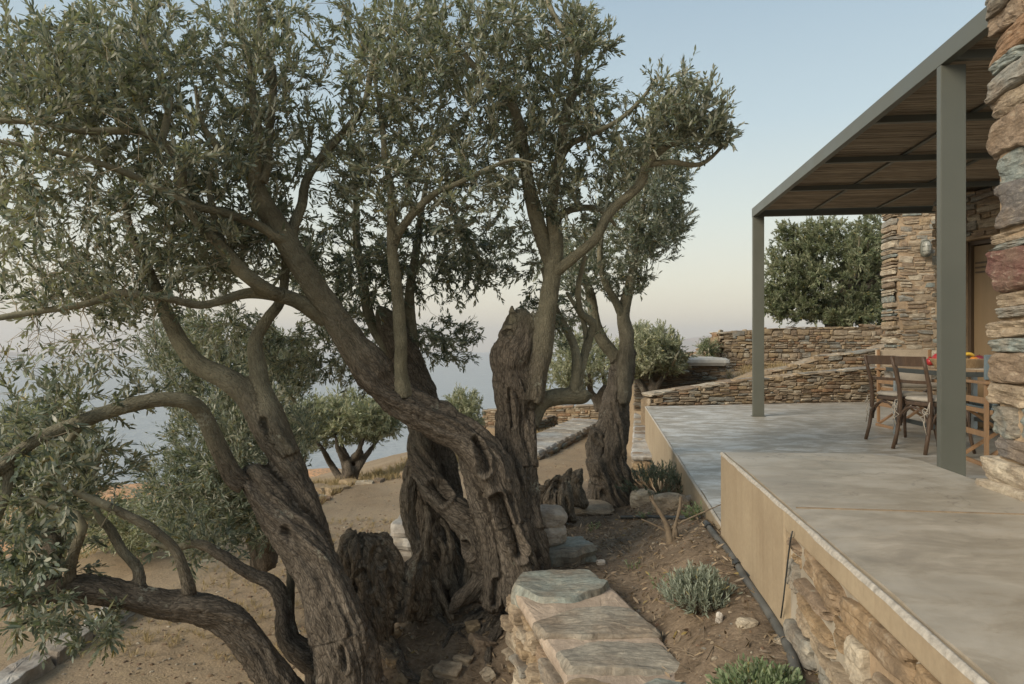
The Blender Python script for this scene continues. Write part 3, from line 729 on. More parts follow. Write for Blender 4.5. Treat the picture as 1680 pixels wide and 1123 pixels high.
# ---------------------------------------------------------------- low wall in front with flagstone coping
Z1 = -1.13
def on(z, q, sc=2.7097, ox=780, oy=780):
    out = []
    for a, b in q:
        px, py = a/sc+ox, b/sc+oy; D = -z*F/(py-CY); out.append(((px-CX)/F*D, D))
    return out
lw = tag(empty('low_stone_wall', (.3, 2.9, -1.9)), 'low rubble wall topped with broad blue grey flagstones in pink mortar', 'stone wall')
mort_top = on(Z1-.022, [(205, 432), (505, 420), (610, 500), (690, 575), (800, 690), (925, 850), (985, 929), (1110, 1150), (1300, 1500), (640, 1500), (450, 1080), (395, 929), (395, 865), (325, 770), (250, 640), (165, 500)])
parented(slab('mortar_bed', mort_top, Z1-.018, .05, M['mortar_pink'], None, .004, 4, 120, .003), lw)
cop = [([(205, 430), (330, 415), (512, 410), (600, 470), (585, 500), (420, 552), (290, 552), (160, 492)], 'flag_b'), ([(255, 640), (380, 598), (560, 588), (700, 594), (815, 672), (815, 702), (600, 712), (300, 708)], 'flag_g'),
       ([(355, 770), (500, 738), (820, 734), (945, 850), (760, 872), (410, 868)], 'flag_g'), ([(395, 935), (520, 896), (600, 925), (620, 985), (420, 1010)], 'flag_t'),
       ([(730, 935), (830, 905), (965, 920), (1030, 1010), (740, 1010)], 'flag_b'), ([(470, 1090), (1060, 1080), (1180, 1250), (560, 1290)], 'flag_g')]
fm = dict(flag_b=stone_mat('flag_blue', [(.245, .27, .24)], 1.1, 12, st=(1, 4, 2)), flag_g=stone_mat('flag_grey', [(.28, .26, .215)], 1.1, 12, st=(1, 4, 2)), flag_t=stone_mat('flag_tan', [(.29, .225, .145)], 1.1, 12, st=(1, 4, 2)))
for k, (q, mt) in enumerate(cop):
    parented(slab('flagstone', on(Z1, q), Z1+.004*(k % 2), .065 if k else .085, fm[mt], None, .011, 10+k, 110, .016), lw)
lwb = child_empty('wall_face', lw)
stone_wall(lwb, (-.012, 3.37), (.375, 1.5), -2.2, [(0, -1.185), (1, -1.185)], SV_big, M['mortar'], course=(.06, .13), width=(.10, .26), depth=.2, gap=.014, thick=.3, seed=33, proud=.05, limit=120, strict=True, inset=.02)
stone_wall(lwb, (.47, 1.6), (.47, 3.28), -1.4, [(0, -1.18), (1, -1.18)], SV_big, M['mortar'], course=(.08, .12), width=(.15, .3), depth=.1, thick=.1, seed=32, limit=20, strict=True)
eb = MB().box((.24, 3.34, -1.5), (.44, .12, .62)); parented(eb.build('end_core', M['mortar']), lw)

# ---------------------------------------------------------------- walls behind the terrace
def wall_thing(label, *a, **k):
    root = tag(empty('stone_wall', (a[0][0], a[0][1], -1)), label, 'stone wall', 'dry stone walls behind the terrace')
    holder = empty('wall_face'); parented(holder, root); stone_wall(holder, *a, **k); return root
wall_thing('long low tan stone wall with a sloping top right behind the cement terrace', (2.30, 11.35), (7.6, 12.35), [(0, -1.3), (.3, -1.2), (1, -1.2)],
           [(0, -.90), (.02, -.80), (.30, -.60), (.52, -.50), (1, -.30)], SV_warm, M['mortar_dark'], course=(.045, .10), width=(.08, .26), depth=.14, gap=.006, thick=.4, seed=41, limit=300, top_stones=(.3, .5))
wall_thing('high ochre dry stone wall under the dense green tree', (4.9, 16.2), (11.2, 16.9), -1.1,
           [(0, .20), (.03, .36), (.2, .43), (.5, .46), (.75, .52), (1, .55)], SV_warm, M['mortar_dark'], course=(.05, .13), width=(.09, .32), depth=.2, gap=.01, thick=.6, seed=42, limit=300, free=(.15, 0))
wall_thing('broken tapering end of the high ochre wall beside the small shrub', (4.15, 16.9), (4.95, 16.25), -1.1,
           [(0, -.32), (.35, -.20), (.4, -.02), (.65, .02), (.72, .22), (1, .28)], SV_warm, M['mortar_dark'], course=(.06, .14), width=(.12, .3), depth=.2, gap=.01, thick=.5, seed=43, limit=120)
wall_thing('middle terrace wall of tan rubble between the chairs and the high wall', (4.3, 12.9), (9.2, 13.3), -1.1,
           [(0, -.66), (.08, -.52), (.2, -.42), (.36, -.18), (.5, -.12), (.62, .02), (1, .10)], SV_warm, M['mortar_dark'], course=(.05, .11), width=(.09, .3), depth=.16, gap=.008, thick=.4, seed=44, limit=200, top_stones=(.35, .7))
hut = tag(empty('stone_hut', (3.6, 14.4, -1.1)), 'small low dark stone hut with a flat grey concrete roof', 'hut')
hf = child_empty('front_wall', hut)
stone_wall(hf, (2.55, 14.1), (4.40, 14.0), -1.3, [(0, -.40), (1, -.40)], SV_dark, M['mortar_dark'], course=(.04, .08), width=(.10, .32), depth=.14, gap=.008, thick=.3, seed=45, limit=200, free=(0, .1))
stone_wall(child_empty('side_wall', hut), (4.40, 14.0), (4.55, 15.9), -1.3, [(0, -.40), (1, -.40)], SV_dark, M['mortar_dark'], course=(.05, .09), width=(.12, .3), depth=.12, thick=.3, seed=46, limit=60)
parented(slab('roof_slab', [(3.45, 13.93), (4.44, 13.88), (4.62, 16.0), (2.6, 16.2), (2.6, 14.4)], -.245, .16, M['concrete'], None, .012, 9, 80, .015), hut)
parented(slab('stone_shelf', [(2.6, 13.86), (3.6, 13.86), (3.62, 14.1), (2.6, 14.1)], -.50, .035, M['concrete'], None, .004, 10, 50, .01), hut)
# walls round the path
pe = tag(empty('stone_wall', (1, 20, -2.4)), 'low stone wall across the far end of the dirt path', 'stone wall')
stone_wall(child_empty('wall_face', pe), (-.9, 21.0), (4.2, 20.2), -2.6, [(0, -2.0), (.4, -1.86), (1, -1.72)], SV_warm, M['mortar_dark'], course=(.06, .13), width=(.12, .36), depth=.2, thick=.5, seed=51, limit=150, top_stones=(.4, .8))
pe2 = tag(empty('stone_wall', (0, 17, -2.4)), 'dark stacked stone wall left of the pale flagged kerb', 'stone wall')
stone_wall(child_empty('wall_face', pe2), (-.3, 17.6), (1.3, 19.3), -2.8, [(0, -2.12), (1, -1.98)], SV_dark, M['mortar_dark'], course=(.05, .10), width=(.12, .34), depth=.2, thick=.5, seed=52, limit=120)
pr = tag(empty('stone_wall', (2, 12, -2.3)), 'narrow retaining wall with flat slabs on top beside the terrace corner', 'stone wall')
stone_wall(child_empty('wall_face', pr), (3.05, 16.8), (1.66, 9.3), -2.5, [(0, -1.56), (1, -1.56)], SV_warm, M['mortar_dark'], course=(.06, .13), width=(.12, .34), depth=.2, thick=.4, seed=53, limit=160)
for k in range(12):
    t0 = 9.3+k*.62; xx = lambda y: 1.66+(y-9.3)*.1853
    parented(slab('flagstone', [(xx(t0)-.03, t0), (xx(t0)+.42, t0), (xx(t0+.58)+.42, t0+.58), (xx(t0+.58)-.03, t0+.58)], -1.50, .06, M['slate_path'], None, .006, 30+k, 40, .02), pr)
kerb = tag(empty('flagged_kerb', (-1, 14, -2.3)), 'pale flat flagstones edging the left side of the dirt path', 'kerb')
exl = lambda y: float(np.interp(y, [-50, 6, 11.2, 12.8, 13.5, 17.8, 19.8], [-3.35, -3.3, -2.6, -.6, .4, 1.9, 2.6]))
y = 3.2; k = 0
while y < 19.6:
    L = random.uniform(.45, .8)*(1 if y < 12 else .8); w = .20 if y < 12 else .85
    if not (6.0 < y < 13.3) and y > 3.9:
        a, b = exl(y), exl(y+L-.03)
        o = slab('flagstone', [(a-w*.95, y+w*.5), (a+w*.05, y), (b+w*.05, y+L-.03), (b-w*.95, y+L-.03+w*.5)], -2.22 if y < 12 else -2.14, .16, M['slate_path'], None, .010, 50+k, 44, .03); parented(o, kerb)
        if y > 12:
            for q in range(2):
                r2 = link('stone', random.choice(SV_dark)); t = random.random()
                r2.matrix_world = Matrix.Translation((a+(b-a)*t+.05, y+L*t, -2.26-.06*q)) @ Matrix.Rotation(math.atan2(1, .55)+.1, 4, 'Z') @ Matrix.Diagonal((L*.6, .12, .08, 1)); parented(r2, kerb)
    y += L; k += 1
# flagstones glimpsed behind the hollow trunk
kb2 = tag(empty('flagstone_step', (-.7, 4.9, -1.6)), 'small stack of pale flat stones behind the hollow trunk', 'stone step')
for k in range(5):
    z = -1.25-.085*k; parented(slab('flagstone', [(-.86-.02*k, 4.75-.03*k), (-.55, 4.72-.03*k), (-.52, 5.2), (-.84, 5.2)], z, .075, M['slate_path'], None, .008, 80+k, 40, .02), kb2)
# ---------------------------------------------------------------- furniture
def arc(a, b, top, n=10, axis_up=(0, 0, 1)):
    a, b = Vector(a), Vector(b); up = Vector(axis_up); out = []
    for i in range(n+1):
        t = i/n*math.pi; out.append(tuple((a+b)/2+(a-b)/2*math.cos(t)+up*top*math.sin(t)))
    return out
def dining_chair():
    r_ = empty('dining_chair')
    rear = []
    for s in (-1, 1):
        pts = [(s*.195, -.27, 0), (s*.185, -.235, .14), (s*.18, -.21, .30), (s*.18, -.20, .45), (s*.182, -.215, .60), (s*.186, -.25, .74), (s*.19, -.285, .87)]
        MB().tube(pts, [.017, .018, .020, .022, .020, .018, .015], 10).build('rear_post', M['dark_wood'], r_, True)
        pf = [(s*.205, .235, 0), (s*.19, .215, .12), (s*.175, .195, .28), (s*.17, .185, .44)]
        MB().tube(pf, [.014, .016, .018, .020], 10).build('front_leg', M['dark_wood'], r_, True)
        MB().tube(arc((s*.182, -.195, .22), (s*.178, .18, .22), .19), .011, 8).build('side_arch', M['dark_wood'], r_, True)
    MB().tube(arc((-.178, -.222, .22), (.178, -.222, .22), .19), .011, 8).build('rear_arch', M['dark_wood'], r_, True)
    MB().tube(arc((-.172, .205, .24), (.172, .205, .24), .17), .011, 8).build('front_arch', M['dark_wood'], r_, True)
    pl = []
    for k in range(24):
        a = k/24*2*math.pi; c, s = math.cos(a), math.sin(a); w = .205 if s > 0 else .19
        pl.append((w*math.copysign(abs(c)**.55, c), .21*math.copysign(abs(s)**.6, s)))
    MB().prism(pl, .425, .460).build('seat', M['dark_wood'], r_, False, .006)
    cu = MB(); rows = [(.90, .462), (.99, .472), (1.0, .487), (.93, .500), (.6, .507), (.2, .508)]; n = 24
    cu.add([(x*f, y*f, z+.003*math.sin(9*x)*math.cos(11*y)) for f, z in rows for x, y in pl], [(j*n+k, j*n+(k+1) % n, (j+1)*n+(k+1) % n, (j+1)*n+k) for j in range(len(rows)-1) for k in range(n)]+[tuple(range(5*n, 6*n))])
    cush = cu.build('seat_cushion', M['linen'], r_, True)
    for s in (-1, 1):
        for q in range(2):
            pts = [(s*.17, -.19, .475), (s*.205, -.235, .46), (s*(.20+.02*q), -.25, .40-.03*q), (s*(.175-.05*q), -.262, .35-.02*q), (s*(.19-.02*q), -.268, .30), (s*(.16+.04*q), -.262, .24-.06*q)]
            MB().tube(pts, .004, 5).build('tie', M['linen'], cush, True)
        MB().tube([tuple(Vector((s*.185+.03*math.cos(a), -.262, .385+.026*math.sin(a)))) for a in np.linspace(0, 5.9, 12)], .004, 5).build('tie_bow', M['linen'], cush, True)
    for nm, z0, z1, yb, bow, w in (('top_rail', .785, .875, -.272, .045, .192), ('mid_rail', .625, .655, -.222, .035, .18)):
        V, Fq = [], []; k = 12
        for i in range(k+1):
            t = i/k*2-1; x = t*w; y0 = yb-bow*(1-t*t)+.012
            for dy in (0, .016):
                for z in (z0, z1): V.append((x, y0+dy-(z-z0)*.15, z))
        for i in range(k):
            a = i*4; b = a+4; Fq += [(a, b, b+1, a+1), (a+2, a+3, b+3, b+2), (a+1, b+1, b+3, a+3), (a, a+2, b+2, b)]
        Fq += [(0, 1, 3, 2), (k*4, k*4+2, k*4+3, k*4+1)]
        mb = MB(); mb.add(V, Fq); mb.build(nm, M['dark_wood'], r_, False, .003)
    return r_
FZ = -.97
ch = dining_chair(); ch.location = (3.90, 6.31, FZ); ch.rotation_euler = (0, 0, R(-79))
tag(ch, 'dark bentwood dining chair with linen seat pad, the nearer one beside the grey post', 'chair', 'bentwood chairs along the table')
c2 = copy_tree(ch); c2.location = (3.99, 6.98, FZ); c2.rotation_euler = (0, 0, R(-76))
tag(c2, 'dark bentwood dining chair with linen seat pad, leftmost and farther from the grey post', 'chair', 'bentwood chairs along the table')
def director_chair(mcanvas, mcush):
    r_ = empty('folding_armchair')
    W_, Dp = .285, .235; w = M['orange_wood']
    for s in (-1, 1):
        for yy, top in ((-Dp, .90), (Dp, .66)): MB().box((s*W_, yy, top/2+.02), (.026, .036, top-.04)).build('upright', w, r_, False, .003)
        MB().box((s*W_, 0, .675), (.05, .56, .022)).build('armrest', w, r_, False, .004)
        MB().box((s*W_, 0, .53), (.022, .44, .05)).build('side_rail', w, r_, False, .003)
        MB().box((s*(W_-.03), 0, .44), (.024, .50, .036)).build('seat_rail', w, r_, False, .003)
        MB().box((s*W_, 0, .26), (.022, .44, .045)).build('lower_rail', w, r_, False, .003)
        MB().box((s*W_, 0, .015), (.03, .56, .03)).build('foot_rail', w, r_, False, .004)
    for yy in (-Dp+.05, Dp-.05):
        for s in (-1, 1): MB().bar((-s*W_, yy+s*.014, .04), (s*(W_-.03), yy+s*.014, .43), .022, .04, (0, 1, 0)).build('cross_strut', w, r_, False, .003)
    cb_ = MB(); cb_.box((0, -Dp-.02, .80), (2*W_+.05, .022, .20)); cb_.build('back_canvas', mcanvas, r_, False, .008)
    MB().box((0, 0, .465), (2*W_-.07, .46, .02)).build('seat_canvas', mcanvas, r_, False, .006)
    for k, (z, c_) in enumerate(((.50, mcush), (.60, mcush))):
        pc = MB(); pc.box((0, .0 if k == 0 else -.14, z), (.47, .44 if k == 0 else .14, .055 if k == 0 else .16)); o = pc.build('cushion', c_, r_, True, .022)
    return r_
dc = director_chair(M['bluegrey'], M['bluegrey']); dc.location = (4.115, 5.62, FZ); dc.rotation_euler = (0, 0, R(-12))
tag(dc, 'orange wood folding armchair with blue grey cushions between the grey post and the rubble corner', 'armchair', 'folding wooden armchairs')
d2 = director_chair(M['beige'], M['linen']); d2.location = (4.74, 8.05, FZ); d2.rotation_euler = (0, 0, R(176)); d2.scale = (1.05, 1, 1.03)
tag(d2, 'wooden folding armchair with a beige canvas back at the far end of the table', 'armchair', 'folding wooden armchairs')
tbl = tag(empty('dining_table', (4.55, 6.85, FZ), R(-7)), 'wooden plank dining table on grey iron trestles', 'table')
for k in range(5): MB().box((-.36+k*.18, 0, .735), (.174, 1.45, .030)).build('plank', M['table_wood'], tbl, False, .004)
ef = MB(); ef.box((-.455, 0, .712), (.012, 1.46, .045)); ef.box((.455, 0, .712), (.012, 1.46, .045)); ef.box((0, -.733, .712), (.92, .012, .045)); ef.box((0, .733, .712), (.92, .012, .045)); ef.build('iron_edge', M['iron'], tbl, False, .002)
for sx_ in (-1, 1):
    for sy_ in (-1, 1): MB().box((sx_*.40, sy_*.62, .345), (.045, .045, .69)).build('leg', M['galv'], tbl, False, .004)
    MB().bar((sx_*.40, -.62, .18), (sx_*.40, .62, .18), .03, .04).build('stretcher', M['iron'], tbl)
runner = tag(MB().box((4.50, 6.62, FZ+.753), (.36, 1.0, .006), rot=(0, 0, R(-7))).build('table_runner', M['beige'], None, False, .002), 'pale woven runner lying along the wooden table', 'table runner')
bas = tag(empty('fruit_basket', (4.33, 6.62, FZ+.757)), 'long shallow woven cane basket of fruit on the table', 'basket')
bz_ = MB(); nn = 28
def oval(rx, ry, z): return [(rx*math.cos(a*2*math.pi/nn), ry*math.sin(a*2*math.pi/nn), z) for a in range(nn)]
for k in range(8):
    z = .008+k*.011; f = .80+.026*k; pts = oval(.27*f, .15*f, z); pts.append(pts[0])
    MB().tube(pts, .0062, 6, caps=False).build('cane_ring', M['cane'], bas, True)
MB().prism([(x*.8, y*.8) for x, y, z in oval(.27, .15, 0)], 0, .008).build('base', M['cane'], bas)
st = MB()
for a in range(28):
    c_, s_ = math.cos(a*2*math.pi/28), math.sin(a*2*math.pi/28); st.tube([(.21*c_, .117*s_, .003), (.27*c_, .150*s_, .094)], .003, 4)
st.build('stakes', M['cane'], bas)
def fruit(name, loc, r_, mat, label, cat, cal=True):
    o = empty(name, loc); bm = bmesh.new(); bmesh.ops.create_uvsphere(bm, u_segments=20, v_segments=12, radius=r_)
    for v in bm.verts:
        a = math.atan2(v.co.y, v.co.x); v.co.x *= 1+.03*math.cos(3*a); v.co.z *= .92; v.co.z -= .12*r_*math.exp(-((v.co.x**2+v.co.y**2)/(r_*.3)**2)) if v.co.z > 0 else 0
    me = bpy.data.meshes.new('flesh'); bm.to_mesh(me); bm.free(); me.materials.append(mat)
    for p in me.polygons: p.use_smooth = True
    link('flesh', me, o)
    if cal: MB().tube([(0, 0, r_*.78), (0, 0, r_*1.15)], [.012, .016], 7).build('calyx', mat, o)
    else: MB().tube([(0, 0, r_*.75), (.004, 0, r_*1.05)], .003, 5).build('stalk', M['dark_wood'], o)
    tag(o, label, cat); return o
bx0 = (4.33, 6.62, FZ+.757)
fruit('pomegranate', (bx0[0]-.20, bx0[1]-.01, bx0[2]+.095), .055, M['red'], 'large bright red pomegranate at the left end of the basket', 'pomegranate')
fruit('pomegranate', (bx0[0]-.22, bx0[1]+.09, bx0[2]+.058), .043, M['red'], 'smaller red pomegranate behind the large one in the basket', 'pomegranate')
fruit('orange', (bx0[0]+.13, bx0[1]-.03, bx0[2]+.075), .040, M['orange'], 'orange lying under the banana in the basket', 'orange', False)
fruit('plum', (bx0[0]+.20, bx0[1]+.0, bx0[2]+.085), .045, M['plum'], 'dark red round fruit at the right end of the basket', 'fruit', False)
bn = MB(); bn.tube([(.06*math.cos(a)+.0, .0, .045*math.sin(a)) for a in np.linspace(.3, 2.7, 9)], [.006, .013, .017, .018, .018, .018, .016, .011, .005], 7)
b_ = bn.build('banana', M['yellow'], None, True, 0, (bx0[0]+.13, bx0[1]+.05, bx0[2]+.09)); tag(b_, 'curved yellow banana resting on the fruit in the basket', 'banana')
# bulkhead lamp on the end wall
lp = tag(empty('wall_lamp', P(1519, 408, 11.12), R(-9)), 'oval caged bulkhead lamp on the stone end wall', 'wall lamp')
def ovalp(rx, rz_, n=20): return [(rx*math.cos(a*2*math.pi/n)**1, rz_*math.sin(a*2*math.pi/n)) for a in range(n)]
def ring_loft(rows, mat, name, par, n=24):
    V = []
    for rx, rz_, y in rows:
        for a in range(n):
            c, s = math.cos(a*2*math.pi/n), math.sin(a*2*math.pi/n); V.append((rx*math.copysign(abs(c)**.7, c), y, rz_*math.copysign(abs(s)**.7, s)))
    mb = MB(); mb.add(V, [(j*n+k, j*n+(k+1) % n, (j+1)*n+(k+1) % n, (j+1)*n+k) for j in range(len(rows)-1) for k in range(n)]+[tuple((len(rows)-1)*n+k for k in range(n))]); return mb.build(name, mat, par, True)
ring_loft([(.075, .135, .04), (.082, .14, .0), (.078, .137, -.02), (.06, .12, -.03)], M['paint'], 'housing', lp)
ring_loft([(.058, .115, -.03), (.052, .105, -.07), (.035, .08, -.095), (.01, .03, -.10)], M['frost'], 'glass', lp)
for z in (-.05, .03): MB().tube([(-.065, -.025, z), (-.055, -.08, z), (0, -.108, z), (.055, -.08, z), (.065, -.025, z)], .004, 6).build('cage_bar', M['paint'], lp, True)
MB().tube([(0, -.02, -.125), (0, -.085, -.08), (0, -.108, 0), (0, -.085, .08), (0, -.02, .125)], .004, 6).build('cage_bar', M['paint'], lp, True)
# ---------------------------------------------------------------- trees
def cr_spline(P4, step):
    """Catmull-Rom through rows of (x,y,z,r)"""
    A = np.asarray(P4, float); A = np.vstack([2*A[0]-A[1], A, 2*A[-1]-A[-2]]); out = []
    for i in range(1, len(A)-2):
        L = np.linalg.norm(A[i+1, :3]-A[i, :3]); n = max(1, int(L/step)); t = np.linspace(0, 1, n, endpoint=False)[:, None]
        p0, p1, p2, p3 = A[i-1], A[i], A[i+1], A[i+2]
        out.append(.5*((2*p1)+(-p0+p2)*t+(2*p0-5*p1+4*p2-p3)*t**2+(-p0+3*p1-3*p2+p3)*t**3))
    out.append(A[-2][None]); o = np.vstack(out); o[:, 3] = np.maximum(o[:, 3], .0012); return o
def smooth_axis(p):
    t = np.gradient(p, axis=0) if len(p) > 1 else np.zeros_like(p)
    k = np.exp(-.5*(np.arange(-10, 11)/4.0)**2); k /= k.sum(); pad = np.pad(t, ((10, 10), (0, 0)), mode='edge')
    return np.stack([np.convolve(pad[:, i], k, 'valid') for i in range(3)], -1)
class Tree:
    def __init__(s, name, label, base, mats=('bark', 'leaf'), cat='olive tree', group=None, thin=.017):
        s.pits = []; s.root = tag(empty(name, base), label, cat, group); s.limbs = []; s.bark, s.leafm = mats; s.thin = thin
        s.N = np.zeros((0, 4)); s.T = np.zeros((0, 3)); s.att = []; s.lv = []
    def limb(s, pts, part='limb', D=None, wob=.006):
        """pts rows: (px, py, r_px, depth)"""
        rows = []
        for q in pts:
            px, py, rp = q[:3]; d = q[3] if len(q) > 3 else D; v = P(px, py, d); rows.append((*v, rp*d/F))
        sp = cr_spline(rows, .03); n = len(sp); sd_ = len(s.limbs)*3.7+len(s.N)*.01
        w = np.stack([vnoise(np.stack([np.arange(n)*.11+sd_, np.full(n, k*9.), np.zeros(n)], -1)) for k in range(3)], -1)
        env = np.minimum(1, np.minimum(np.arange(n), np.arange(n)[::-1])/8.)[:, None]
        sp[:, :3] += w*(wob+sp[:, 3:4]*.12)*env
        s.limbs.append((part, sp)); s._add(sp); return sp
    def _add(s, sp):
        t = np.gradient(sp[:, :3], axis=0) if len(sp) > 1 else np.zeros((len(sp), 3)); t /= np.linalg.norm(t, axis=1, keepdims=True)+1e-9
        s.N = np.vstack([s.N, sp]); s.T = np.vstack([s.T, t])
    def crown(s, blobs, seed=1, droop=0.0, up=.35, tuft=3, leafn=(10, 18), shoot=(.09, .17), leaf=(.045, .011), reach=1.3, wild=1.0, bare=.0, tj=.35):
        """blobs rows: (px, py, rx, ry, D, dD, n): twigs are grown from the nearest wood to points spread through each volume"""
        g = np.random.default_rng(seed); pts = []
        for b in blobs:
            px, py, rx, ry, D, dD, n = b[:7]
            u = g.normal(size=(n, 3)); u /= np.linalg.norm(u, axis=1, keepdims=True); u *= 1.06*g.random((n, 1))**(.42)
            for q in u:
                d = D+q[1]*dD; v = P(px+q[0]*rx, py+q[2]*ry, d); pts.append((v.x, v.y, v.z))
        pts = np.array(pts)
        cen = s.N[:, :3]
        kd = KDTree(len(cen))
        for i, c in enumerate(cen): kd.insert(c, i)
        kd.balance()
        dist = np.array([kd.find(p)[2] for p in pts]); order = np.argsort(dist)
        cap = len(s.N)+len(pts)*30; NP = np.zeros((cap, 3), np.float32); TT = np.zeros((cap, 3), np.float32); RR = np.zeros(cap, np.float32)
        k = len(s.N); NP[:k] = s.N[:, :3]; TT[:k] = s.T; RR[:k] = s.N[:, 3]
        ok = RR < 1
        tw = []; shoots = []
        for i in order:
            p = pts[i]; dv = p-NP[:k]; d2 = (dv*dv).sum(1)
            # prefer wood that already points that way
            al = (dv*TT[:k]).sum(1)/np.sqrt(d2+1e-6)
            j = int(np.argmin(d2*(1.35-.5*al)+(RR[:k] > .05)*.25)); q = NP[j].astype(float); L = float(np.linalg.norm(p-q))
            if L < .02 or L > reach: continue
            td = TT[j].astype(float); td = td*.8+np.array([0, 0, up])+g.normal(size=3)*.35*wild; td /= np.linalg.norm(td)
            c1 = q+td*L*.42; n = max(3, int(L/.045)+1); t = np.linspace(0, 1, n)[:, None]
            path = (1-t)**2*q+2*t*(1-t)*c1+t*t*p
            wv = np.cumsum(g.normal(size=(n, 3)), 0)*.006*wild; wv -= t*wv[-1]; path = path+wv
            path[:, 2] -= droop*(t[:, 0]**2)*L
            r0 = min(float(RR[j])*.75, .0022+.0085*min(L, .9)); rad = r0+(.0013-r0)*t[:, 0]**.8
            tw.append((path, rad)); m = n-1
            if k+m < cap:
                NP[k:k+m] = path[1:]; tt = np.gradient(path, axis=0); tt /= np.linalg.norm(tt, axis=1, keepdims=True)+1e-9; TT[k:k+m] = tt[1:]; RR[k:k+m] = rad[1:]; k += m
            if g.random() < bare: continue
            dirn = path[-1]-path[max(0, n-4)]; dirn /= np.linalg.norm(dirn)+1e-9
            dirn = dirn+np.array([0, 0, up*1.1-droop]); dirn /= np.linalg.norm(dirn)
            shoots.append((path[-1], dirn, g.uniform(*shoot)))
            for _ in range(tuft-1):
                a = int(g.integers(max(1, n-8), n)); dd = dirn+g.normal(size=3)*.55+np.array([0, 0, .12]); dd /= np.linalg.norm(dd)
                shoots.append((path[min(a, n-1)], dd, g.uniform(*shoot)*.9))
        s.att += tw; s.lv.append((shoots, leafn, leaf, g))
    def build(s, leaf_tri=True, twig_k=4, voxel=.009, amp=1.0, fiss=1.0, lobes=True, drop=0.0):
        thick, thin = [], []
        parts = {}
        for part, sp in s.limbs: parts.setdefault(part, []).append(sp)
        allth = []
        for part, sps in parts.items():
            Vt, Ft, nt = [], [], 0; Vn, Fn, nn_ = [], [], 0
            for sp in sps:
                r_ = sp[:, 3]; cut = np.nonzero(r_ < (.007 if part.startswith(('dead', 'root')) else s.thin))[0]; c = cut[0] if len(cut) else len(sp)
                if c >= 4:
                    seg = sp[:min(c+2, len(sp))]; V, Fq = tube_np(seg[:, :3], seg[:, 3], 14); m_ = len(seg)
                    tip = seg[-1, :3]+(seg[-1, :3]-seg[-2, :3]); b0 = seg[0, :3]
                    V = np.vstack([V, b0, tip]); a = len(V)-2
                    Ft += [tuple(q+nt for q in f) for f in Fq.tolist()]+[(a+nt, (k+1) % 14+nt, k+nt) for k in range(14)]+[(a+1+nt, (m_-1)*14+k+nt, (m_-1)*14+(k+1) % 14+nt) for k in range(14)]
                    Vt.append(V); nt += len(V)
                if c < len(sp)-1:
                    seg = sp[max(0, c-2):]; V, Fq = tube_np(seg[:, :3], seg[:, 3]*(1+.12*vnoise(seg[:, :3]*30)), 8); parented(link('branch', mesh_np('branch', V, Fq, M[s.bark], True)), s.root)
            if Vt:
                me = bpy.data.meshes.new(part); me.from_pydata(np.concatenate(Vt).tolist(), [], Ft)
                o = bpy.data.objects.new(part, me); COL.objects.link(o)
                md = o.modifiers.new('r', 'REMESH'); md.mode = 'VOXEL'; md.voxel_size = voxel; md.use_smooth_shade = True
                ms = o.modifiers.new('s', 'SMOOTH'); ms.factor = .5; ms.iterations = 6
                dg = bpy.context.evaluated_depsgraph_get(); ev = o.evaluated_get(dg); em = bpy.data.meshes.new_from_object(ev)
                bpy.data.objects.remove(o); bpy.data.meshes.remove(me)
                V = np.empty(len(em.vertices)*3, np.float32); em.vertices.foreach_get('co', V); V = V.reshape(-1, 3).astype(float)
                Nn = np.empty(len(em.vertices)*3, np.float32); em.vertices.foreach_get('normal', Nn); Nn = Nn.reshape(-1, 3).astype(float)
                sk = np.concatenate(sps); tg = np.concatenate([smooth_axis(q[:, :3]) for q in sps]); lid = np.concatenate([np.full(len(q), i) for i, q in enumerate(sps)]); tg /= np.linalg.norm(tg, axis=1, keepdims=True)+1e-9
                arc_ = np.concatenate([np.cumsum(np.r_[0, np.linalg.norm(np.diff(q[:, :3], axis=0), axis=1)])+7.3*i for i, q in enumerate(sps)])
                # nearest piece of wood for every surface point (distance less its radius)
                step = 2; sk2, tg2, ar2, li2 = sk[::step], tg[::step], arc_[::step], lid[::step]; c = np.zeros((len(V), 4)); t = np.zeros((len(V), 3)); s_ = np.zeros(len(V))
                for a in range(0, len(V), 20000):
                    Va = V[a:a+20000]; dm = np.linalg.norm(Va[:, None]-sk2[None, :, :3], axis=2)-sk2[None, :, 3]; im_ = dm.argmin(1); mn = dm.min(1)
                    wt = np.exp(-np.minimum((dm-mn[:, None])/np.maximum(.25*sk2[im_, 3], .006)[:, None], 40))*(li2[None] == li2[im_][:, None]); wt /= wt.sum(1, keepdims=True)
                    c[a:a+20000] = wt @ sk2; ta = wt @ tg2; t[a:a+20000] = ta/np.linalg.norm(ta, axis=1, keepdims=True)
                    s_[a:a+20000] = wt @ (ar2-(sk2[:, :3]*tg2).sum(1))+((wt @ tg2)*Va).sum(1)
                rel = V-c[:, :3]; s_al = (rel*t).sum(1); rad = c[:, 3]
                ref = np.where(np.abs(t[:, 2:3]) < .95, np.array([[0, 0, 1.]]), np.array([[1., 0, 0]])); u = np.cross(t, ref); u /= np.linalg.norm(u, axis=1, keepdims=True); w = np.cross(t, u)
                pr_ = rel-t*s_al[:, None]; th = np.arctan2((pr_*w).sum(1), (pr_*u).sum(1))
                old = np.maximum(sst(.045, .095, rad), sst(-.25, -.65, V[:, 2])*sst(.014, .03, rad)) if not part.startswith(('dead', 'root')) else np.ones(len(V))
                li_off = 0.0; tw_ = th+s_*1.3+.8*fbm(V*2.2, 3)
                gv = np.stack([np.cos(tw_)*rad*55, np.sin(tw_)*rad*55, s_*10], -1)
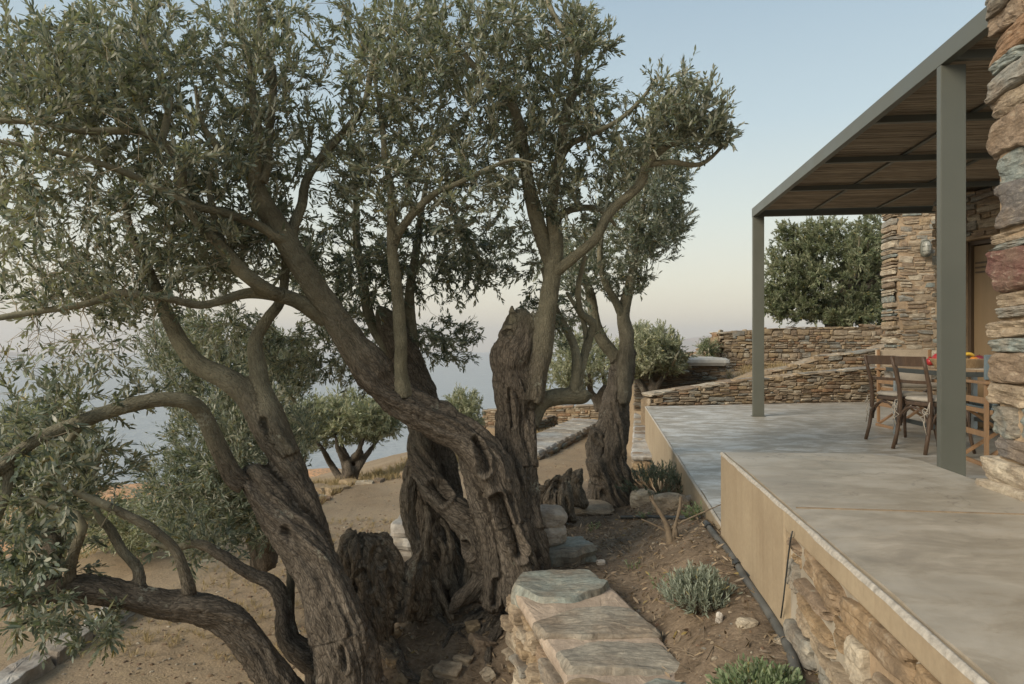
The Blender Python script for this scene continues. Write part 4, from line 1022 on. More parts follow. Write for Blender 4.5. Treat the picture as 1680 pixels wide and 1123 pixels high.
                lob = np.sin(3*tw_+1.7*fbm(V*1.5+4, 2)*2)*.10+np.sin(5*tw_+2.2)*.05 if lobes else 0
                f1 = 1-np.abs(fbm(gv*.45, 3))*2.4; f2 = fbm(gv, 3); lump = fbm(V*5+9, 4); dead = part.startswith(('dead', 'root')); f1 = f1*(1.25 if dead else 1.0); lump = lump*(1.7 if dead else 1.0)
                dl = rad*lob*old*amp + old*rad*.22*lump*amp
                ed_ = np.empty(len(em.edges)*2, np.int32); em.edges.foreach_get('vertices', ed_); ed_ = ed_.reshape(-1, 2); dg_ = np.bincount(ed_.ravel(), minlength=len(V)).astype(float)+1e-9
                for _ in range(14): dl = .4*dl+.6*(np.bincount(ed_[:, 0], dl[ed_[:, 1]], len(V))+np.bincount(ed_[:, 1], dl[ed_[:, 0]], len(V)))/dg_
                ro_ = 1-np.abs(fbm(np.stack([np.cos(tw_)*rad*13+li_off, np.sin(tw_)*rad*13, s_*1.6], -1), 3))*2.2
                dl = dl-old*np.clip(ro_-.35, 0, 1)*.36*np.minimum(rad, .14)*amp*sst(.05, .09, rad)
                for (pa, pb2, pr2, pdp) in s.pits:
                    ab = pb2-pa; tt_ = np.clip(((V-pa) @ ab)/(ab @ ab+1e-9), 0, 1); q2 = pa+tt_[:, None]*ab; ds = np.linalg.norm(V-q2, axis=1)*(1+.35*fbm(V*16, 2)); dl = dl-pdp*np.exp(-(ds/pr2)**4)*(Nn[:, 1] < .25)+pdp*.28*np.exp(-((ds-pr2*1.35)/(pr2*.4))**2)
                d = dl - old*fiss*np.clip(f1-.45, 0, 1)*(.030 if dead else .019)*np.minimum(1, rad/.09) + old*fiss*f2*.007 + old*.004*fbm(V*38, 2) + (1-old)*rad*.10*fbm(V*14, 3)
                kn = fbm(V*3.1+30, 2); d = d+np.clip(kn-.32, 0, 1)*.10*old*np.minimum(1, rad/.08)
                thk = old.copy()
                for _ in range(25): thk = .4*thk+.3*(np.bincount(ed_[:, 0], thk[ed_[:, 1]], len(V))+np.bincount(ed_[:, 1], thk[ed_[:, 0]], len(V)))/dg_*2
                V2 = V+Nn*d[:, None]; em.vertices.foreach_set('co', V2.astype(np.float32).ravel())
                at = em.attributes.new('thick', 'FLOAT', 'POINT'); at.data.foreach_set('value', thk.astype(np.float32))
                ag = em.attributes.new('grain', 'FLOAT_VECTOR', 'POINT'); ag.data.foreach_set('vector', np.stack([np.cos(tw_)*rad*60, np.sin(tw_)*rad*60, s_*15], -1).astype(np.float32).ravel())
                em.materials.clear(); em.materials.append(M['bark_grey'] if part in ('dead_wood', 'dead_stub') else M[s.bark]); em.name = part
                for p in em.polygons: p.use_smooth = True
                em.update(); parented(link(part, em), s.root)
            if Vn:
                me = mesh_np('branch', np.concatenate(Vn), np.concatenate(Fn), M[s.bark], True); parented(link('branch', me), s.root)
        if s.att:
            Vs, Fs, n = [], [], 0
            for path, rad in s.att:
                V, Fq = tube_np(path, rad, twig_k if rad[0] > .004 else 3); Vs.append(V); Fs.append(Fq+n); n += len(V)
            o = link('twigs', mesh_np('twigs', np.concatenate(Vs), np.concatenate(Fs), M['twig'], True)); parented(o, s.root); tag(o, kind='stuff')
        LV, LF, n = [], [], 0; SV_, SF_, sn = [], [], 0
        for shoots, ln, lf, g in s.lv:
            V, Fq = leaves_on(shoots, ln, lf, g, leaf_tri); LV.append(V); LF.append([f+n for f in Fq]); n += len(V)
        if LV:
            fl = [np.concatenate([a[i] for a in LF]) for i in range(len(LF[0]))]
            o = link('foliage', mesh_np('foliage', np.concatenate(LV), fl, M[s.leafm], False)); parented(o, s.root); tag(o, kind='stuff')
        return s.root
def leaves_on(shoots, ln, lf, g, full=True):
    O = np.array([q[0] for q in shoots], float); Dn = np.array([q[1] for q in shoots], float); L = np.array([q[2] for q in shoots], float)
    cnt = g.integers(ln[0], ln[1]+1, len(O)); idx = np.repeat(np.arange(len(O)), cnt); m = len(idx)
    first = np.repeat(np.cumsum(cnt)-cnt, cnt); k = np.arange(m)-first; t = (k+g.random(m)*.6)/cnt[idx]
    d = Dn[idx]; ref = g.normal(size=(len(O), 3))[idx]; u = np.cross(d, ref); u /= np.linalg.norm(u, axis=1, keepdims=True)+1e-9; w = np.cross(d, u)
    az = (k % 2)*np.pi+(k//2)*np.pi/2+g.normal(size=m)*.4; side = np.cos(az)[:, None]*u+np.sin(az)[:, None]*w
    sp = np.radians(g.uniform(18, 50, m))*(1-.4*t); ld = d*np.cos(sp)[:, None]+side*np.sin(sp)[:, None]+np.array([0, 0, -.03])
    ld /= np.linalg.norm(ld, axis=1, keepdims=True)
    bend = d*(t*L[idx])[:, None]; org = O[idx]+bend-d*(L[idx]*.35)[:, None]
    nr = d-ld*(d*ld).sum(1)[:, None]+np.array([0, 0, .55])+g.normal(size=(m, 3))*.35; nr -= ld*(nr*ld).sum(1)[:, None]; nr /= np.linalg.norm(nr, axis=1, keepdims=True)+1e-9
    sd_ = np.cross(ld, nr); ll = lf[0]*g.uniform(.65, 1.3, m)*(1-.25*np.abs(t-.5)); wd = lf[1]*g.uniform(.7, 1.3, m)
    fold = wd*g.uniform(.05, .35, m); curl = ll*g.uniform(-.06, .14, m)
    A = lambda s_, x, z: org+ld*(ll*s_)[:, None]+sd_*(wd*x)[:, None]+nr*z[:, None]
    if full:
        V = np.stack([A(0, 0, 0*wd), A(.38, -.5, fold*.5-curl*.1), A(.38, .5, fold*.5-curl*.1), A(.75, -.38, fold*.4-curl*.5), A(.75, .38, fold*.4-curl*.5), A(1, 0, -curl)], 1).reshape(-1, 3)
        b = (np.arange(m)*6)[:, None]
        F3 = np.concatenate([b+np.array([[0, 2, 1]]), b+np.array([[3, 4, 5]])]); F4 = b+np.array([[1, 2, 4, 3]])
        return V, [F3, F4]
    V = np.stack([A(0, 0, 0*wd), A(.5, -.5, fold*.3), A(1, 0, -curl), A(.5, .5, fold*.3)], 1).reshape(-1, 3)
    b = (np.arange(m)*4)[:, None]; return V, [b+np.array([[0, 3, 2, 1]])]

# --- tree A: leaning trunk at the left, long low limbs
tA = Tree('olive_tree', 'leaning old olive tree at the left with long low limbs sweeping out to the left', (-.75, 2.95, -1.85))
tA.limb([(580, 1230, 74, 2.95), (572, 1120, 58, 2.95), (562, 1040, 49, 2.98), (537, 960, 44, 3.02), (503, 895, 42, 3.08), (468, 855, 37, 3.12), (434, 808, 31, 3.15), (408, 772, 24, 3.16)], 'trunk')
tA.limb([(545, 1190, 46, 3.05), (540, 1060, 34, 3.10), (540, 960, 28, 3.18), (522, 880, 24, 3.2), (500, 815, 26, 3.22), (470, 755, 30, 3.25), (440, 700, 27, 3.28), (412, 655, 23, 3.3), (372, 622, 19, 3.3), (330, 600, 16, 3.3), (300, 565, 14, 3.3), (268, 505, 11.5, 3.3), (240, 440, 9, 3.3), (218, 388, 7, 3.3), (205, 330, 5, 3.3), (195, 270, 3, 3.3)], 'trunk')
tA.limb([(470, 750, 26, 3.25), (447, 690, 24, 3.27), (428, 640, 16, 3.3), (420, 590, 14, 3.35), (419, 555, 11, 3.4), (440, 520, 10, 3.45), (462, 490, 9, 3.5), (468, 430, 7, 3.5), (460, 380, 5, 3.5)], 'trunk')
tA.limb([(400, 795, 20, 3.13), (382, 780, 18, 3.1), (360, 735, 15.5, 3.05), (336, 685, 14, 3.0), (312, 662, 13.5, 2.95), (270, 656, 13, 2.9), (223, 663, 12.5, 2.85), (175, 677, 12, 2.8), (114, 699, 12, 2.72), (60, 722, 11, 2.65), (5, 762, 11, 2.6), (-50, 800, 10, 2.55), (-130, 830, 8, 2.5)])
tA.limb([(22, 752, 9, 2.62), (14, 790, 8.5, 2.62), (4, 830, 8, 2.6), (-20, 880, 7, 2.6)])
tA.limb([(195, 672, 9, 2.82), (160, 685, 7, 2.84), (119, 711, 6, 2.86), (90, 762, 5.5, 2.86), (68, 820, 5, 2.86), (30, 855, 4.5, 2.84), (-10, 885, 4, 2.8)])
tA.limb([(560, 1240, 60, 2.85), (500, 1180, 44, 2.85), (452, 1112, 33, 2.85), (420, 1066, 31, 2.84), (382, 1026, 29, 2.83), (335, 1000, 27, 2.8), (280, 990, 25, 2.78), (208, 980, 22, 2.75), (130, 972, 22, 2.72), (52, 977, 19, 2.68), (-20, 985, 18, 2.65), (-120, 990, 15, 2.6)], 'low_limb')
tA.limb([(318, 1000, 12, 2.8), (309, 965, 10.5, 2.78), (290, 908, 9.5, 2.76), (250, 870, 9, 2.72), (208, 846, 8.5, 2.7), (166, 826, 7.5, 2.66), (140, 815, 6, 2.64), (100, 800, 4, 2.6)], 'low_limb')
tA.limb([(228, 975, 11, 2.77), (226, 935, 9, 2.8), (200, 905, 8, 2.82), (183, 872, 8, 2.84), (161, 846, 6.5, 2.86), (150, 800, 4.5, 2.88), (165, 745, 3, 2.9)], 'low_limb')
tA.limb([(112, 965, 10, 2.7), (120, 915, 9, 2.68), (136, 866, 8, 2.66), (125, 845, 7, 2.66), (100, 838, 5.5, 2.66), (60, 820, 4, 2.64)], 'low_limb')
tA.limb([(88, 965, 10, 2.74), (93, 930, 10, 2.75), (90, 885, 10, 2.76), (62, 872, 8, 2.76), (20, 880, 6, 2.74), (-30, 870, 4, 2.7)], 'low_limb')
tA.limb([(560, 1120, 30, 3.1), (505, 1078, 24, 3.1), (472, 1045, 19, 3.12), (466, 990, 14, 3.14), (448, 955, 12.5, 3.16), (405, 936, 10.5, 3.2), (363, 908, 9.5, 3.25), (322, 891, 7.5, 3.3), (286, 899, 5.5, 3.3), (249, 893, 4, 3.3)], 'low_limb')
tA.limb([(470, 1050, 10, 3.12), (475, 990, 8, 3.2), (476, 930, 7.5, 3.3), (478, 880, 6, 3.35)], 'low_limb')
tA.limb([(655, 1010, 30, 3.55), (640, 960, 36, 3.55), (628, 920, 36, 3.55), (618, 896, 32, 3.55), (612, 884, 26, 3.55)], 'dead_stub')
tA.limb([(560, 1020, 40, 3.5), (575, 960, 42, 3.5), (584, 915, 40, 3.5), (584, 890, 34, 3.5), (586, 882, 28, 3.5)], 'dead_stub')
tA.limb([(610, 1050, 36, 3.45), (610, 980, 40, 3.45), (606, 930, 36, 3.48), (602, 895, 30, 3.5), (600, 884, 24, 3.5)], 'dead_stub')
tA.limb([(655, 1020, 20, 3.5), (668, 960, 14, 3.52), (676, 925, 9, 3.55), (690, 905, 4, 3.55)], 'dead_stub')
for a, b, r_, dp in (((598, 940, 3.4), (606, 965, 3.38), 9, .06), ((470, 870, 3.02), (486, 905, 3.0), 8, .035), ((530, 985, 2.92), (536, 1010, 2.92), 6, .03), ((432, 690, 3.2), (446, 730, 3.2), 5, .03), ((560, 1060, 2.84), (566, 1100, 2.84), 7, .03), ((340, 1008, 2.74), (352, 1012, 2.74), 5, .03), ((618, 905, 3.42), (630, 925, 3.42), 8, .04)):
    va, vb = P(*a), P(*b); tA.pits.append((np.array(va), np.array(vb), r_*a[2]/F, dp))
tA.crown([(60, 820, 130, 150, 2.75, .35, 130), (40, 700, 110, 70, 2.9, .4, 60), (110, 1020, 100, 50, 2.7, .3, 60), (30, 940, 60, 60, 2.6, .2, 40),
          (150, 650, 110, 50, 3.0, .3, 34), (130, 760, 110, 60, 3.0, .3, 50)], 3, droop=.05, up=.25, tuft=3, leafn=(8, 14), leaf=(.042, .0105), bare=.15)
tA.crown([(250, 330, 130, 130, 3.35, .5, 120), (200, 480, 120, 70, 3.4, .4, 60), (440, 400, 70, 70, 3.6, .3, 60), (330, 900, 90, 40, 3.4, .2, 30)], 4, tuft=3, leafn=(8, 13), bare=.2)
tA.build()

# --- tree B: the big hollow olive in the middle
tB = Tree('olive_tree', 'huge ancient olive tree in the middle with a hollow twisted trunk and wide spreading crown', (-.25, 3.75, -1.55))
tB.limb([(864, 1020, 36, 3.55), (856, 940, 37, 3.55), (846, 880, 36, 3.55), (832, 830, 38, 3.58), (812, 780, 42, 3.6), (788, 740, 38, 3.6), (755, 712, 34, 3.6), (716, 690, 33, 3.58), (661, 662, 34, 3.55), (616, 628, 33, 3.5), (583, 580, 28, 3.48), (555, 530, 26, 3.45), (525, 480, 24, 3.4), (498, 438, 22, 3.35), (459, 376, 21, 3.3), (430, 325, 18, 3.25), (420, 290, 14, 3.22), (424, 234, 10, 3.2), (414, 165, 8, 3.2), (409, 100, 6, 3.2), (389, 25, 4, 3.2), (380, -40, 3, 3.2)], 'trunk')
tB.limb([(895, 1000, 32, 3.62), (878, 920, 28, 3.62), (866, 860, 27, 3.65), (856, 800, 33, 3.72), (850, 740, 38, 3.78), (847, 680, 40, 3.8), (846, 620, 39, 3.8), (852, 575, 31, 3.8), (856, 535, 26, 3.8), (856, 520, 22, 3.8)], 'trunk')
tB.limb([(868, 660, 26, 3.78), (880, 600, 24, 3.78), (890, 550, 20, 3.76), (897, 500, 17.5, 3.75), (905, 449, 17, 3.74), (911, 400, 15, 3.73), (906, 350, 12, 3.72), (912, 300, 11, 3.72), (923, 245, 10.5, 3.7), (931, 190, 9.5, 3.7), (948, 122, 8, 3.7), (945, 75, 6, 3.7), (918, 38, 5, 3.7), (899, 0, 4, 3.7), (890, -50, 3, 3.7)], 'trunk')
tB.limb([(905, 440, 13, 3.74), (890, 390, 14, 3.72), (880, 350, 14, 3.7), (868, 300, 12, 3.68), (862, 249, 11, 3.65), (850, 190, 10, 3.6), (825, 148, 9, 3.55), (794, 128, 7, 3.5), (766, 95, 5, 3.45), (740, 60, 3.5, 3.4)], 'limb')
tB.limb([(903, 452, 12, 3.74), (922, 440, 10.5, 3.7), (948, 420, 10, 3.65), (979, 392, 9.5, 3.6), (999, 350, 9, 3.6), (1048, 304, 8.5, 3.6), (1058, 272, 8, 3.6), (1093, 240, 6, 3.6), (1138, 214, 4, 3.6), (1180, 178, 2.5, 3.6)], 'limb')
tB.limb([(1060, 270, 6, 3.6), (1098, 265, 5, 3.62), (1150, 268, 4, 3.65), (1188, 235, 3, 3.68), (1200, 200, 2, 3.7)])
tB.limb([(910, 375, 8, 3.73), (922, 352, 7, 3.75), (950, 342, 6.5, 3.8), (985, 345, 5, 3.85), (1010, 370, 3, 3.9)])
tB.limb([(920, 262, 6.5, 3.7), (935, 238, 6, 3.68), (969, 222, 5, 3.65), (1015, 198, 4, 3.6), (1055, 160, 3, 3.6), (1075, 130, 2, 3.6)])
tB.limb([(536, 524, 18, 3.45), (510, 508, 16, 3.4), (485, 494, 14.5, 3.35), (440, 482, 13, 3.28), (394, 482, 9, 3.2), (360, 492, 8, 3.12), (324, 500, 8, 3.05), (279, 491, 7.5, 2.98), (239, 486, 7, 2.92), (190, 482, 6.5, 2.86), (145, 499, 6, 2.8), (65, 512, 5.5, 2.72), (0, 522, 5, 2.65), (-60, 530, 4, 2.6)], 'limb')
tB.limb([(450, 482, 13, 3.28), (425, 468, 13, 3.2), (392, 442, 13, 3.15), (366, 408, 11.5, 3.1), (340, 380, 10.5, 3.05), (322, 355, 10.5, 3.02), (301, 325, 9.5, 3.0), (298, 285, 9, 2.96), (280, 252, 9, 2.92), (262, 232, 8.5, 2.9), (219, 214, 7.5, 2.85), (170, 213, 6.5, 2.8), (130, 212, 6, 2.75), (75, 201, 5, 2.7), (0, 197, 4.5, 2.65), (-60, 190, 4, 2.6)], 'limb')
tB.limb([(264, 236, 7, 2.9), (272, 200, 6.5, 2.92), (275, 155, 6, 2.95), (254, 100, 5, 3.0), (230, 50, 4, 3.0), (215, 0, 3, 3.0)])
tB.limb([(368, 408, 8, 3.1), (356, 370, 7, 3.14), (348, 335, 6, 3.18), (342, 300, 4.5, 3.2), (355, 250, 3, 3.2)])
tB.limb([(480, 398, 11, 3.33), (452, 388, 9, 3.26), (424, 369, 8.5, 3.2), (374, 349, 8, 3.1), (319, 334, 7, 3.0), (250, 300, 6, 2.9), (175, 270, 5.5, 2.8), (100, 250, 4.5, 2.7), (0, 232, 3.5, 2.6)], 'limb')
tB.limb([(478, 392, 12, 3.34), (482, 370, 10, 3.36), (495, 335, 9, 3.4), (500, 300, 8, 3.42), (525, 259, 7.5, 3.45), (570, 209, 7, 3.45), (597, 168, 6, 3.45), (611, 110, 5, 3.45), (628, 72, 4, 3.45), (668, 38, 3, 3.4)], 'limb')
tB.limb([(432, 300, 9, 3.22), (440, 264, 8, 3.25), (444, 190, 7.5, 3.28), (447, 115, 6.5, 3.3), (430, 72, 5, 3.3), (425, 10, 4, 3.3)])
tB.limb([(425, 300, 9, 3.23), (400, 280, 8, 3.2), (375, 262, 7, 3.15), (350, 232, 6, 3.1), (330, 200, 4, 3.05), (320, 140, 3, 3.0)])
tB.limb([(660, 650, 22, 3.55), (656, 610, 13, 3.52), (655, 560, 12, 3.5), (651, 500, 11.5, 3.48), (649, 449, 11, 3.45), (645, 385, 10, 3.42), (640, 310, 7.5, 3.4), (630, 260, 6, 3.4), (625, 200, 4.5, 3.4), (615, 130, 3, 3.4)], 'limb')
tB.limb([(648, 400, 8, 3.43), (655, 380, 8, 3.4), (680, 348, 7.5, 3.35), (714, 319, 6, 3.34), (749, 304, 5, 3.32), (799, 279, 4, 3.3), (840, 262, 2.6, 3.28), (880, 268, 1.6, 3.26)])
tB.limb([(745, 985, 66, 4.0), (742, 930, 60, 4.05), (730, 870, 54, 4.08), (716, 810, 46, 4.1), (706, 750, 40, 4.1), (698, 700, 34, 4.1), (685, 645, 30, 4.1), (668, 600, 28, 4.1), (650, 555, 26, 4.1), (634, 525, 22, 4.1), (626, 512, 14, 4.1)], 'trunk')
tB.limb([(700, 700, 16, 4.1), (690, 640, 12, 4.2), (680, 580, 11, 4.2), (672, 500, 10, 4.2), (680, 430, 8, 4.25), (690, 360, 6, 4.3), (700, 300, 4, 4.3)], 'limb')
tB.limb([(655, 590, 16, 4.1), (620, 550, 11, 4.2), (600, 500, 10, 4.25), (590, 430, 8, 4.3), (585, 350, 6, 4.3), (580, 280, 4, 4.3)], 'limb')
tB.limb([(868, 700, 18, 3.8), (876, 682, 17, 3.85), (890, 660, 16.5, 3.88), (918, 651, 16, 3.9), (945, 651, 15.5, 3.92), (960, 650, 14, 3.93)], 'limb')
tB.limb([(948, 648, 9, 3.92), (953, 610, 8, 3.95), (966, 560, 8, 4.0), (974, 530, 7.5, 4.0), (955, 515, 6.5, 4.0), (950, 470, 5, 4.0), (960, 420, 4, 4.0)])
tB.limb([(940, 645, 9, 3.9), (946, 600, 8.5, 3.92), (942, 566, 8, 3.95), (920, 525, 7.5, 4.0), (905, 490, 6, 4.0), (890, 440, 4, 4.05)])
tB.limb([(962, 560, 5, 4.0), (958, 530, 4.5, 4.02), (945, 505, 4, 4.05), (930, 480, 3, 4.1)])
# strands of the hollow trunk
tB.limb([(700, 690, 24, 4.05), (688, 730, 26, 3.95), (694, 770, 27, 3.87), (714, 804, 30, 3.8), (744, 838, 32, 3.76), (770, 872, 31, 3.74), (790, 912, 27, 3.72), (800, 955, 22, 3.72), (790, 985, 20, 3.7)], 'trunk')
tB.limb([(770, 735, 26, 3.75), (780, 790, 22, 3.7), (800, 850, 24, 3.66), (812, 900, 22, 3.64), (815, 960, 22, 3.62), (808, 1000, 22, 3.6)], 'trunk')
tB.limb([(800, 930, 16, 3.7), (775, 968, 17, 3.66), (752, 985, 15, 3.64), (742, 1000, 10, 3.63)], 'trunk')
for q in ([(680, 755, 16, 3.9), (672, 810, 16, 3.84), (676, 865, 15, 3.80), (688, 912, 14, 3.78), (682, 940, 12, 3.76)], [(700, 830, 9, 3.84), (704, 860, 11, 3.77), (698, 890, 11, 3.76), (700, 930, 12, 3.76), (712, 985, 16, 3.74), (722, 1010, 12, 3.72)],
          [(720, 850, 7, 3.84), (735, 870, 7, 3.82), (742, 900, 8, 3.8), (738, 930, 9, 3.8), (750, 985, 14, 3.78)], [(695, 925, 14, 3.72), (690, 960, 19, 3.7), (688, 995, 24, 3.68), (680, 1015, 20, 3.66)],
          [(712, 950, 8, 3.70), (728, 985, 8, 3.66), (740, 1015, 7, 3.62)], [(760, 860, 10, 3.86), (764, 900, 10, 3.86), (770, 940, 11, 3.86), (760, 985, 14, 3.84)], [(716, 880, 6, 3.79), (728, 905, 7, 3.77), (726, 930, 7, 3.77), (735, 960, 8, 3.76)]):
    tB.limb(q, 'dead_wood')
def pit(t, a, b, r_, dp):
    va, vb = P(*a), P(*b); t.pits.append((np.array(va), np.array(vb), r_*a[2]/F, dp))
for a, b, r_, dp in (((714, 800, 3.72), (728, 810, 3.70), 13, .07), ((816, 824, 3.48), (852, 908, 3.45), 12, .085), ((766, 900, 3.66), (772, 908, 3.66), 10, .06), ((784, 715, 3.5), (798, 770, 3.5), 8, .06),
                     ((835, 640, 3.7), (838, 700, 3.7), 6, .04), ((870, 745, 3.66), (872, 780, 3.66), 5, .04), ((700, 690, 4.02), (706, 760, 4.0), 10, .05), ((664, 650, 3.46), (676, 655, 3.46), 6, .03), ((842, 560, 3.74), (846, 600, 3.72), 5, .03),
                     ((815, 955, 3.56), (812, 990, 3.55), 6, .04), ((720, 900, 3.98), (728, 960, 3.95), 18, .08)): pit(tB, a, b, r_, dp)
for q in ([(842, 560, 9, 3.76), (842, 525, 7, 3.75), (840, 510, 3, 3.75)], [(868, 560, 9, 3.76), (872, 528, 7, 3.76), (874, 514, 3, 3.76)], [(856, 545, 10, 3.8), (858, 520, 8, 3.8), (856, 508, 4, 3.8)]): tB.limb(q, 'trunk')
for part_, sp_l in tB.limbs: sp_l[:, 3] *= np.where(sp_l[:, 3] > .03, .90, .95)
CB = [(80, 120, 150, 110, 2.9, .6, 330), (40, 310, 120, 110, 2.9, .6, 100), (230, 90, 130, 110, 3.2, .6, 230), (250, 250, 160, 110, 3.2, .7, 250), (140, 470, 170, 60, 3.0, .6, 60),
      (430, 90, 110, 130, 3.4, .5, 230), (420, 280, 120, 110, 3.6, .6, 200), (330, 400, 110, 70, 3.4, .5, 120),
      (640, 90, 100, 120, 3.4, .6, 260), (600, 270, 110, 110, 3.6, .6, 240), (760, 110, 110, 120, 3.5, .5, 260), (740, 290, 110, 100, 3.6, .6, 240), (880, 70, 90, 90, 3.7, .4, 190),
      (870, 220, 90, 110, 3.8, .5, 210), (960, 70, 40, 60, 3.7, .3, 60), (960, 190, 60, 60, 3.7, .4, 90), (940, 330, 70, 70, 3.8, .4, 100), (1090, 185, 52, 62, 3.6, .3, 125), (1150, 195, 48, 58, 3.6, .25, 110), (1185, 215, 22, 30, 3.65, .1, 22),
      (1025, 250, 60, 60, 3.7, .3, 80), (1130, 130, 14, 24, 3.6, .1, 10)]
tB.crown(CB, 11, tuft=3, leafn=(10, 17), leaf=(.037, .0098), bare=.22)
CB2 = [(560, 440, 110, 80, 4.2, .6, 230), (700, 420, 100, 80, 4.3, .5, 200), (800, 400, 90, 70, 4.3, .5, 140), (560, 560, 100, 60, 4.5, .5, 120), (720, 560, 70, 45, 4.4, .4, 90), (470, 590, 70, 55, 4.2, .4, 90), (370, 540, 80, 50, 4.2, .4, 90), (610, 600, 60, 36, 4.4, .4, 60), (340, 420, 120, 70, 3.9, .5, 120), (900, 500, 50, 50, 4.1, .3, 50)]
tB.crown(CB2, 12, droop=.25, up=.05, tuft=3, leafn=(10, 16), leaf=(.037, .0095), reach=1.6, bare=.18)
tB.crown([(60, 380, 130, 120, 2.9, .6, 190), (160, 460, 150, 60, 3.0, .5, 120), (420, 180, 90, 90, 3.3, .3, 90)], 14, tuft=2, leafn=(6, 12), bare=.5, wild=1.6, leaf=(.038, .0098))
tB.crown([(120, 330, 190, 180, 2.95, .6, 230), (330, 360, 160, 130, 3.3, .5, 120), (90, 560, 130, 60, 2.8, .5, 80), (430, 110, 80, 110, 3.3, .3, 60)], 15, tuft=1, leafn=(2, 5), bare=.8, wild=2.0, reach=2)
tB.crown([(90, 580, 120, 50, 2.8, .4, 60), (200, 560, 80, 40, 3.0, .3, 30)], 13, droop=.3, up=-.1, tuft=1, leafn=(2, 6), shoot=(.12, .2))
tB.build()

# --- tree C behind, by the terrace
tC = Tree('olive_tree', 'smaller old olive tree with a gnarled cut stub beside the terrace wall', (.86, 6.0, -1.5))
tC.limb([(1006, 850, 48, 6.0), (1000, 815, 42, 6.0), (998, 770, 36, 6.0), (1005, 720, 29, 6.0), (1014, 670, 26, 6.0), (1022, 625, 24, 6.0), (1030, 590, 20, 6.0), (1042, 578, 10, 6.0)], 'trunk')
tC.limb([(992, 770, 24, 6.0), (985, 740, 22, 5.97), (978, 720, 16, 5.95), (972, 708, 9, 5.93)], 'trunk')
tC.limb([(975, 840, 16, 5.9), (985, 800, 20, 5.92), (995, 765, 18, 5.95)], 'trunk')
tC.limb([(1022, 660, 14, 5.92), (1027, 600, 13.5, 5.9), (1030, 555, 13, 5.9), (1024, 517, 11, 5.9), (1034, 470, 9, 5.9), (1043, 429, 7, 5.9), (1052, 370, 5, 5.9), (1062, 300, 3, 5.9)], 'trunk')
tC.limb([(1024, 525, 8, 5.9), (1010, 495, 7, 5.85), (993, 465, 6, 5.8), (985, 420, 5, 5.8), (990, 360, 3, 5.8)])
tC.limb([(1022, 608, 13, 6.0), (1008, 582, 11, 6.0), (988, 556, 10.5, 6.0), (974, 526, 9.5, 6.0), (968, 480, 8, 6.0), (955, 450, 6.5, 6.0), (935, 420, 5, 6.0), (915, 380, 3, 6.0)], 'trunk')
tC.crown([(1060, 330, 75, 90, 5.9, .7, 330), (1085, 280, 55, 60, 5.9, .5, 130), (1000, 420, 80, 70, 5.9, .6, 200), (1080, 380, 40, 50, 5.9, .4, 90), (940, 440, 70, 70, 6.0, .6, 130), (1035, 470, 22, 26, 5.9, .2, 22), (940, 540, 40, 40, 5.8, .3, 30)], 21, tuft=3, leafn=(10, 16), leaf=(.044, .0108), bare=.1)
tC.build(voxel=.013)
sp_ = Tree('tree_stump', 'split grey olive stump leaning beside the pale rock', (.3, 5.2, -1.5), cat='tree stump')
sp_.limb([(885, 850, 26, 5.2), (893, 815, 24, 5.2), (905, 793, 17, 5.2), (915, 782, 8, 5.2)], 'dead_wood'); sp_.limb([(930, 860, 18, 5.1), (926, 820, 14, 5.15), (930, 785, 10, 5.2), (938, 770, 5, 5.2)], 'dead_wood'); sp_.limb([(948, 830, 12, 5.5), (945, 790, 11, 5.5), (952, 775, 7, 5.5)], 'dead_wood')
sp_.limb([(870, 850, 14, 5.3), (878, 812, 12, 5.3), (882, 800, 7, 5.3)], 'dead_wood')
sp_.build(voxel=.010, amp=2.0, fiss=1.6)

# --- olives farther off
def far_olive(name, label, px, py, D, hpx, crown, n, leafm='leaf_far', seed=5, cat='olive tree', leaf=(.075, .022), group='olive trees beyond the path', trunks=3):
    b = P(px, py, D); t = Tree(name, label, b, ('bark', leafm), cat, group, thin=.03); g = random.Random(seed)
    for k in range(trunks):
        dx = g.uniform(-1, 1)*hpx*.5; x0 = px+g.uniform(-.06, .06)*hpx
        t.limb([(x0, py+6, hpx*.055, D), (x0+dx*.25+g.uniform(-6, 6), py-hpx*.22, hpx*.04, D+g.uniform(-.2, .2)), (px+dx*.6, py-hpx*.42, hpx*.028, D+g.uniform(-.5, .5)), (px+dx*.9, py-hpx*.62, hpx*.014, D+g.uniform(-.7, .7)), (px+dx, py-hpx*.8, hpx*.006, D+g.uniform(-.8, .8))], 'trunk', wob=.02)
    t.crown(crown, seed, tuft=4, leafn=(10, 16), shoot=(.16, .30), leaf=leaf, reach=4, wild=1.2); return t.build(leaf_tri=False, twig_k=3, voxel=.03, fiss=.5)
far_olive('olive_tree', 'spreading olive tree with pale forked trunks beyond the dirt path', 570, 795, 12.2, 150, [(560, 690, 85, 42, 12.5, 1.4, 420), (500, 700, 50, 40, 12.5, 1, 140), (620, 690, 40, 30, 12.5, 1, 120)], 0, seed=31, trunks=6)
far_olive('olive_tree', 'pale round olive tree just left of the gnarled stub trunk', 990, 668, 18.0, 120, [(960, 590, 70, 45, 18, 1.8, 420), (930, 620, 45, 30, 18, 1.2, 140)], 0, seed=32, trunks=4)
far_olive('olive_tree', 'pale round olive tree in front of the small stone hut', 1062, 662, 13.4, 125, [(1065, 575, 52, 38, 13.4, 1.0, 380), (1100, 590, 26, 26, 13.4, .6, 110), (1030, 600, 30, 28, 13.4, .6, 90)], 0, seed=33, trunks=5)
far_olive('olive_tree', 'small bushy olive on the slope seen between the two big trunks', 762, 735, 15.5, 95, [(760, 680, 32, 38, 15.5, .8, 200)], 0, seed=34, trunks=3)
